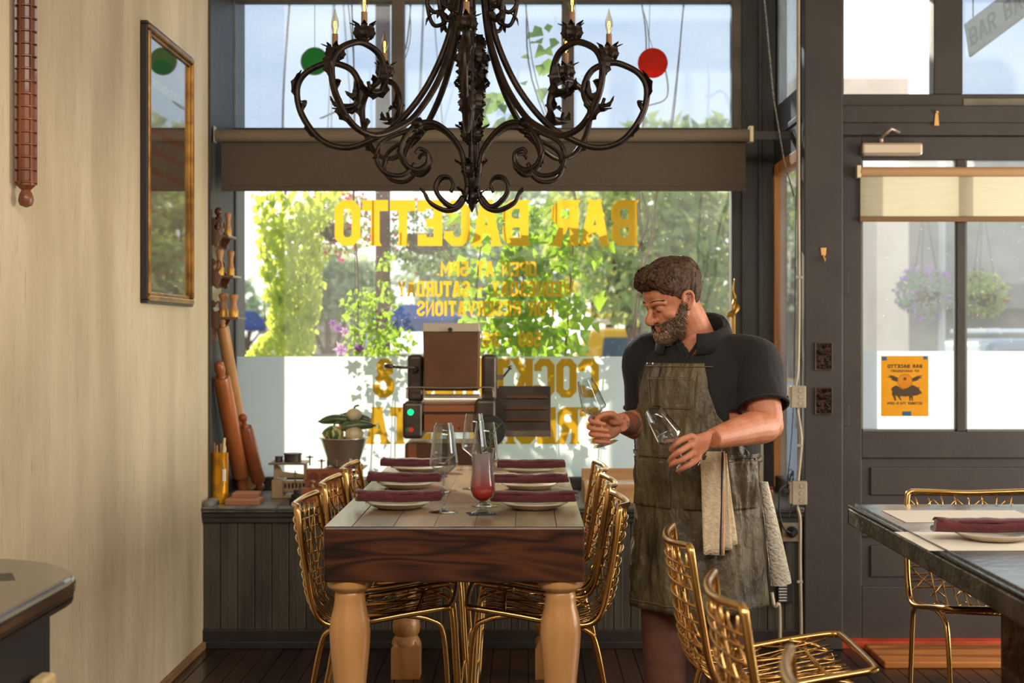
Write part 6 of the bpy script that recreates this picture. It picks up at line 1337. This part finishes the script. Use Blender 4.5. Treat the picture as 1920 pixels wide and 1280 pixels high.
body = mpart(remeshed(mb, 'body', skin, .0030, 3))
# nails
nl = M('nail', (214, 158, 132), .3)
nm = MB()
# eyes: dark lashes along the lowered lids, brows
la = MB(); br = MB()
for s in (-1, 1):
    la.tube(spline([H(.0735, s*.044, -.006), H(.0865, s*.036, -.0085), H(.0895, s*.028, -.0085), H(.083, s*.018, -.006)], 5), sp1([.0008, .0016, .0016, .0008], 5), 6)
    for k in range(38):
        u = k/37; p = H(.072+.026*math.sin(u*1.9), s*(.056-u*.044), .024+.007*math.sin(u*2.6)); br.tube([p, p+(HM.to_3x3() @ V((-.004, s*.008, .003)))], [.0014, .0006], 4)
mpart(la.build('eyelashes', hair_m)); mpart(br.build('eyebrows', hair_m))['kind'] = 'stuff'
# hair: a cap over the scalp and swept-back locks
r3 = random.Random(21)
def hairline(a):
    a = abs((a+math.pi) % (2*math.pi)-math.pi)
    return interp([(0, .074), (.45, .080), (.75, .062), (1.05, .040), (1.35, .012), (1.5, .0), (1.75, .030), (2.0, -.012), (2.4, -.058), (math.pi, -.066)], a)[0]
hm = MB(); rings = []
NA, NZ = 56, 16
for i in range(NZ+1):
    row = []
    for j in range(NA):
        a = 2*math.pi*j/NA; z0 = hairline(a); u = i/NZ; z = z0+(.1215-z0)*u; a_ = abs((a+math.pi) % (2*math.pi)-math.pi)
        front = max(0, 1-a_/1.0); vol = .003+min(1, u*3.5)*(.006+.012*min(1, max(0, (z-.03)/.06))+.008*front)
        p = hpt(a, z, vol); n_ = noise.noise(p*38)*.006+noise.noise(p*16)*.008*min(1, u*2); row.append(HM @ (p+V((p.x*.03+n_, n_*.5, (.012 if u > .55 else .012*u/.55)+n_))))
    rings.append(row)
hm.loft(rings); hair = remeshed(hm, 'hair', hair_m, .0026, 1); HI = HM.inverted()
for v in hair.data.vertices:      # combed-back strands and waves
    q = HI @ v.co; top = max(0, min(1, (q.z-.03)/.05)); fr_q = max(0, min(1, (q.x-.02)/.05))
    rid = noise.noise(V((q.x*16, q.y*120, q.z*34)))*top+noise.noise(V((q.x*70+q.z*30, q.y*30, q.z*22)))*(1-top)
    v.co += v.normal*(rid*.0055+noise.noise(q*24)*.006*top+.006*fr_q*top*(1+noise.noise(V((q.y*60, 2.2, 1)))))
hair.data.update(); mpart(hair)
lk_ = MB()
def lock(mb, a, z, dirn, ln_, lift, r0, curl=0.0, off=.012):
    p = hpt(a, z, off); q = hpt(a, z, off+.01)-hpt(a, z, off); n_ = q.normalized(); d = (dirn-n_*dirn.dot(n_)).normalized(); pts = []
    for k in range(5):
        u = k/4; pts.append(p+d*ln_*u+n_*(lift*math.sin(u*2.4))-n_*(u*u*ln_*ln_*3.5)+V((0, curl*math.sin(u*5+a*9), curl*math.cos(u*4+z*50)))*.6)
    mb.tube([HM @ p_ for p_ in spline(pts, 2)], sp1([r0*.8, r0, r0*.9, r0*.6, r0*.15], 2), 5, squash=.6)
for k in range(900):
    a = r3.uniform(-math.pi, math.pi); z0 = hairline(a); z = z0+(.120-z0)*r3.random()**.7; aa = abs(a)
    if z > .07: lock(lk_, a, z, V((-1, r3.uniform(-.5, .5), .1)), r3.uniform(.025, .05), .012, r3.uniform(.0022, .0042), .006, .036)
    else: lock(lk_, a, z, V((-.8, 0, -.9+r3.uniform(-.3, .3))), r3.uniform(.014, .028), .002, r3.uniform(.0012, .0022), .001, .016)
for k in range(90):     # the quiff over the forehead
    y_ = r3.uniform(-.05, .05); p = V((.088-abs(y_)*.35, y_, .082+r3.uniform(-.004, .012))); pts = [p, p+V((.018, r3.uniform(-.006, .006), .012)), p+V((.016, r3.uniform(-.01, .01), .030)), p+V((-.012, r3.uniform(-.01, .01), .038)), p+V((-.034, r3.uniform(-.012, .012), .040))]
    lk_.tube([HM @ q for q in spline(pts, 3)], sp1([.0024, .004, .0042, .003, .0008], 3), 5)
mpart(lk_.build('locks', hair_m, smooth=True), man)['kind'] = 'stuff'; bpy.data.objects['locks'].parent = man
# beard: jaw, chin, moustache
bm1 = MB(); bm2 = MB()
def beard_ok(a, z):
    a = abs(a); top = interp([(0, -.082), (.22, -.080), (.34, -.052), (.52, -.050), (.8, -.044), (1.15, -.030), (1.38, .004), (1.5, .004)], a)[0]
    return z < top and a < 1.62 and not (a < .30 and -.083 < z < -.058)
shell = MB(); RW = []
for k in range(3600):
    a = r3.uniform(-1.62, 1.62); z = r3.uniform(-.124, .004)
    if not beard_ok(a, z): continue
    low = min(1, max(0, (-.045-z)/.06)); p = hpt(a, max(z, -.119), .001); n_ = (hpt(a, max(z, -.119), .01)-p).normalized(); ln_ = .007+.017*low
    d = (V((.15, 0, -1))+n_*.75+V((r3.uniform(-.3, .3), r3.uniform(-.3, .3), 0))).normalized(); q = p+n_*.001
    g_ = bm2 if (abs(a) < .85 and z < -.075 and r3.random() < .75) or r3.random() < .1 else bm1
    g_.tube([HM @ q, HM @ (q+d*ln_*.6+n_*.002), HM @ (q+d*ln_+V((-.003, 0, -.002)))], [.0016, .0014, .0004], 4)
for k in range(260):    # chin tuft and moustache
    a = r3.uniform(-.75, .75); p = hpt(a, r3.uniform(-.119, -.10), .002); q = p+V((.006, r3.uniform(-.006, .006), -.020-.012*r3.random()))
    bm2.tube([HM @ p, HM @ (p.lerp(q, .6)+V((.004, 0, 0))), HM @ q], [.002, .0017, .0005], 4)
for k in range(240):
    s = r3.choice((-1, 1)); u = r3.random(); p = V((.098-.016*u, s*(.002+.026*u), -.051-.006*u+r3.uniform(-.002, .002))); q = p+V((.003-.006*u, s*.010, -.008-.004*u))
    bm1.tube([HM @ p, HM @ (p.lerp(q, .5)+V((.003, 0, 0))), HM @ q], [.0015, .0015, .0005], 4)
b1_ = mpart(bm1.build('beard', beard_m, smooth=True)); b1_['kind'] = 'stuff'; b2_ = mpart(bm2.build('chin_beard', grey_m, smooth=True)); b2_['kind'] = 'stuff'; b2_['label'] = 'greying chin beard'
# ---- shirt with short sleeves, open collar
sh = MB()
def wr(p, amp, f_=9.0): return p+(p-V((.59, 4.8, p.z))).normalized()*noise.noise(V((p.x*f_, p.y*f_, p.z*f_*.6)))*amp
sh.loft([[wr(p, .012) for p in tring(z, .006, 48)] for z in [.985+.03*i for i in range(15)]+[1.42, 1.445, 1.465, 1.485, 1.505]])
def sleeve(S, E, inner, rs, ln_):
    d = (E-S).normalized(); pts = [inner, S, S+d*ln_*.5, S+d*ln_]; sh.tube(spline(pts, 5), sp1(rs, 5), 24); return S+d*(ln_-.008), d
SLl, dl = sleeve(SHL, ELL, SHL+V((-.10, .055, .020)), [.072, .079, .080, .080], .175); SLr, drr = sleeve(SHR, ELR, SHR+V((.10, -.055, .02)), [.070, .077, .077, .076], .19)
sh.ball(SHL+V((.004, 0, .004)), .079, .077, .074, n=18); sh.ball(SHR+V((-.002, 0, .004)), .076, .076, .072, n=18)
shirt = remeshed(sh, 'shirt', shirt_m, .006, 5)
Vc = at(1287, 668, 4.63)
def vneck(p):
    rel = p-Vc; s = rel.dot(Lv); w_ = max(0, (p.z-Vc.z))*.95
    return (p-V((.585, 4.775, p.z))).dot(Fv) > .0 and abs(s-.006) < w_ and p.z > Vc.z-.005
cut(shirt, lambda p: vneck(p) or ((p-SLl).dot(dl) > 0 and p.x > .66 and p.z < 1.36 and (p-SLl).length < .13) or ((p-SLr).dot(drr) > 0 and p.x < .50 and (p-SLr).length < .13 and p.y > 4.80))
for v in shirt.data.vertices: v.co += V((0, 0, 0))
mdS = shirt.modifiers.new('thick', 'SOLIDIFY'); mdS.thickness = .0025; mpart(shirt)
cu = MB()   # rolled cuff hems
for c_, d_, r_ in ((SLl, dl, .081), (SLr, drr, .076)):
    X = d_.orthogonal().normalized(); Y_ = d_.cross(X); m2 = MB(); m2.tube([c_-d_*.004+(X*math.cos(q)+Y_*math.sin(q))*(r_+.0015) for q in [2*math.pi*k/36 for k in range(36)]], .0045, 6, closed=True); mpart(m2.build('sleeve_hem', shirt_m, smooth=True), shirt)
co = MB(); rows = []
for k in range(33):
    u = k/32; a = R(26)+u*R(308); back = .5-.5*math.cos(2*math.pi*u); c_ = V((.574-.010*back, 4.768, 1.462+.062*back)); row = []
    for h_, o_ in ((-.012, .002), (.018, -.001), (.040, .0), (.046, .006), (.036, .014), (.012, .022), (-.008-.02*(1-back), .030)):
        rad = .094+o_+.004*(1-back); row.append(c_+Fv*math.cos(a)*rad*1.05+Lv*math.sin(a)*rad*1.08+Uv*(h_*(.9+.25*back)))
    rows.append(row)
co.loft(rows, cap=False, closed=False); mpart(co.build('collar', shirt_m, smooth=True, solid=.003), shirt)
pk = MB()   # placket edges down to the bib
for s in (-1, 1):
    pts = [tor(1.478-.0, 0, .012)+Lv*(s*.040+.012), tor(1.45, .0, .014)+Lv*(s*.024+.012), tor(1.425, 0, .014)+Lv*(s*.006+.012), tor(1.395, 0, .012)+Lv*.012]; pk.tube(spline(pts, 4), .006, 6, squash=.5)
mpart(pk.build('placket', shirt_m, smooth=True), shirt)
# ---- apron
def aphi(z): return interp([(.5, 1.85, 1.72), (.9, 1.80, 1.66), (1.05, 1.72, 1.56), (1.12, 1.45, 1.25), (1.18, 1.15, .88), (1.25, .86, .58), (1.33, .70, .42), (1.42, .60, .34)], z)
def apt(a, z, off=0.0):
    low = max(0, min(1, (1.05-z)/.35)); side = abs(a)/1.7
    w_ = .011*noise.noise(V((a*3.2, z*4.5, 1.7)))+.009*low*math.sin(a*7+z*2.2)+.010*noise.noise(V((a*8, z*9, 4.1)))*(.5+side)+.006*noise.noise(V((a*17, z*15, 9.3)))
    if a < 0: w_ += .007*side*noise.noise(V((a*9, z*24, 2.2)))
    return tor(z, a, .019+off+w_+.012*low)
ZH, ZT = .602, 1.408
ap = MB(); rows = []; NR, NC = 110, 76
for i in range(NR+1):
    z = ZH+(ZT-ZH)*i/NR; l, r_ = aphi(z); rows.append([apt(-l+(l+r_)*j/NC, z-.012*math.cos((j/NC-.5)*3) if i == 0 else z) for j in range(NC+1)])
ap.loft(rows, cap=False, closed=False); apron = mpart(ap.build('apron', apron_mt, smooth=True, solid=.0035))
def patch(a0, a1, z0, z1, off, name, mat=apron_mt, nr=20, nc=24):
    m = MB(); m.loft([[apt(a0+(a1-a0)*j/nc, z0+(z1-z0)*i/nr, off) for j in range(nc+1)] for i in range(nr+1)], cap=False, closed=False); o = m.build(name, mat, smooth=True, solid=.003); return mpart(o, apron)
def seam(pts, name='seam', r_=.0014):
    m = MB(); m.tube([apt(a, z, .0068) for a, z in pts], r_, 5); return mpart(m.build(name, M('seam_thread', (108, 94, 68), .7)), apron)
patch(-.42, .20, 1.262, 1.362, .004, 'chest_pocket')
seam([(-.42+.62*k/20, 1.356) for k in range(21)]); seam([(-.42, 1.262+.1*k/10) for k in range(11)]); seam([(.20, 1.262+.1*k/10) for k in range(11)]); seam([(-.42+.62*k/20, 1.262) for k in range(21)])
seam([(-.57+1.05*k/24, 1.398) for k in range(25)])
patch(-1.5, 1.5, 1.098, 1.112, .0045, 'waistband', nc=70, nr=4)
patch(-1.45, -.05, .93, 1.09, .004, 'hip_pocket', nc=50); patch(.12, 1.45, .93, 1.09, .004, 'hip_pocket', nc=50)
seam([(-1.7+3.3*k/60, ZH+.014) for k in range(61)]); seam([(1.60, .62+.42*k/30) for k in range(31)])
m = MB(); m.tube([tor(1.40, -.5, .018), tor(1.44, -.55, .012), tor(1.47, -.9, .010)+V((0, 0, .012)), tor(1.46, -1.6, .01)+V((0, 0, .02)), tor(1.40, -2.4, .02)], .008, 6, squash=.25); st1 = m
m = MB(); m.tube(spline([tor(1.09, 1.5, .012), tor(1.085, 2.0, .012), tor(1.08, 2.6, .014), tor(1.08, 3.14, .014), tor(1.08, 3.8, .014), tor(1.09, 4.6, .012)], 6), .010, 6, squash=.25); mpart(m.build('waist_tie', apron_mt, smooth=True), apron)
# ---- trousers, shoes
tr_ = MB(); tr_.loft([tring(z, .0, 36) for z in (.84, .93, 1.0, 1.04)])
for hp_, ft in ((V((.50, 4.835, .90)), FTR), (V((.69, 4.80, .90)), FTL)): tr_.tube(spline([hp_, hp_.lerp(ft, .35)+Fv*.02, hp_.lerp(ft, .6)+Fv*.02, hp_.lerp(ft, .8), ft+V((0, 0, -.03))], 5), sp1([.105, .088, .074, .070, .068], 5), 22)
mpart(remeshed(tr_, 'trousers', trou_m, .007, 4))
shoe_m = M('dark_shoe', (40, 30, 26), .5)
for ft in (FTR, FTL):
    m = MB(); rings = []
    for x, hw, zt in ((-.10, .025, .05), (-.08, .038, .09), (-.02, .042, .105), (.05, .044, .075), (.12, .046, .055), (.17, .036, .042), (.19, .015, .03)):
        rings.append([V((ft.x, ft.y, 0))+Fv*x+Lv*(hw*math.copysign(abs(math.cos(q))**.7, math.cos(q)))+Uv*(zt/2+.001+zt/2*math.copysign(abs(math.sin(q))**.7, math.sin(q))) for q in [2*math.pi*k/18 for k in range(18)]])
    m.loft(rings); mpart(m.build('shoe', shoe_m, smooth=True))
# ---- the glasses in his hands
def held(base, top, H_, label):
    o = copy_tree(wgs); d = (V(top)-V(base)).normalized(); o.location = base; o.rotation_mode = 'QUATERNION'; o.rotation_quaternion = d.to_track_quat('Z', 'Y'); tag(o, label, 'wine glass'); return o
wgs = make_wine(.86, .222); tag(wgs, '', 'wine glass')
g1 = held(at(1136, 832, 4.628), at(1098, 716, 4.612), .222, 'empty wine glass held by its stem in the hand at the left'); g2 = held(at(1291, 872, 4.375), at(1226, 773, 4.30), .222, 'empty wine glass held tilted in the hand before the apron')
for c in list(wgs.children): bpy.data.objects.remove(c)
bpy.data.objects.remove(wgs)
# ---- towels
tow_m = M('striped_towel_cloth', (216, 196, 166), .9, col2=(198, 176, 146), scale=50, bump=.4, bscale=120); wh_m = M('white_towel_cloth', (226, 216, 196), .95, col2=(208, 198, 176), scale=60, bump=.7, bscale=90)
def cloth(name, rows, mat, par=None, solid=.004): m = MB(); m.loft(rows, cap=False, closed=False); return m.build(name, mat, par, smooth=True, solid=solid)
tw = empty('kitchen_towel', apt(.36, 1.118, .02), 0, 'cream striped kitchen towel tucked into the apron front', 'towel'); T0 = tw.location.copy()
def towpt(px, py, dy=0.0): return at(px, py, 4.595+dy)-T0
def towrows(xl0, xr0, xl1, xr1, y0, y1, dy, sl=0.0, nr=14, nc=10):
    return [[towpt((xl0+(xl1-xl0)*i/nr)+((xr0-xl0)+((xr1-xl1)-(xr0-xl0))*i/nr)*j/nc, y0+(y1-y0)*i/nr+sl*(j/nc)*(i/nr), dy+.004*math.sin(j*.9+i*.3)-.012*(i/nr)) for j in range(nc+1)] for i in range(nr+1)]
cloth('front_fold', towrows(1313, 1359, 1319, 1358, 846, 1040, -.012, 1), tow_m, tw); cloth('back_fold', towrows(1330, 1361, 1340, 1383, 850, 1035, .0, -16), tow_m, tw); cloth('side_fold', towrows(1345, 1362, 1352, 1373, 850, 1032, -.005, -2), tow_m, tw)
cloth('navy_stripe', towrows(1353, 1356, 1349, 1352.5, 847, 1040, -.0165, 0, 14, 2), M('navy_stripe', (44, 48, 72), .9), tw, .001); cloth('orange_stripe', towrows(1356.6, 1358.6, 1354, 1356.5, 847, 1040, -.0165, 0, 14, 2), M('orange_stripe', (206, 120, 62), .9), tw, .001)
wt = empty('white_towel', at(1432, 905, 4.80), 0, 'thick white towel hanging at the back of the apron', 'towel'); T0 = wt.location.copy()
rows = []
for i in range(23):
    u = i/22; py = 903+u*192; xl = 1423+u*24; xr = 1440+u*46-max(0, u-.9)*10; Yt_ = 4.80+.07*u; c_ = at((xl+xr)/2, py+(xr-xl)*(.0 if u < .95 else -.02), Yt_)-T0; hw = (xr-xl)/2*Yt_/FPX; hd = .012+.020*u
    rows.append([c_+V((hw*math.cos(q)*(1+.06*math.sin(q*3+u*5)), hd*math.sin(q), .006*math.cos(q)*(1 if u > .9 else 0))) for q in [2*math.pi*k/22 for k in range(22)]])
m = MB(); m.loft(rows); m.build('towel_body', wh_m, wt, smooth=True, autos=60)
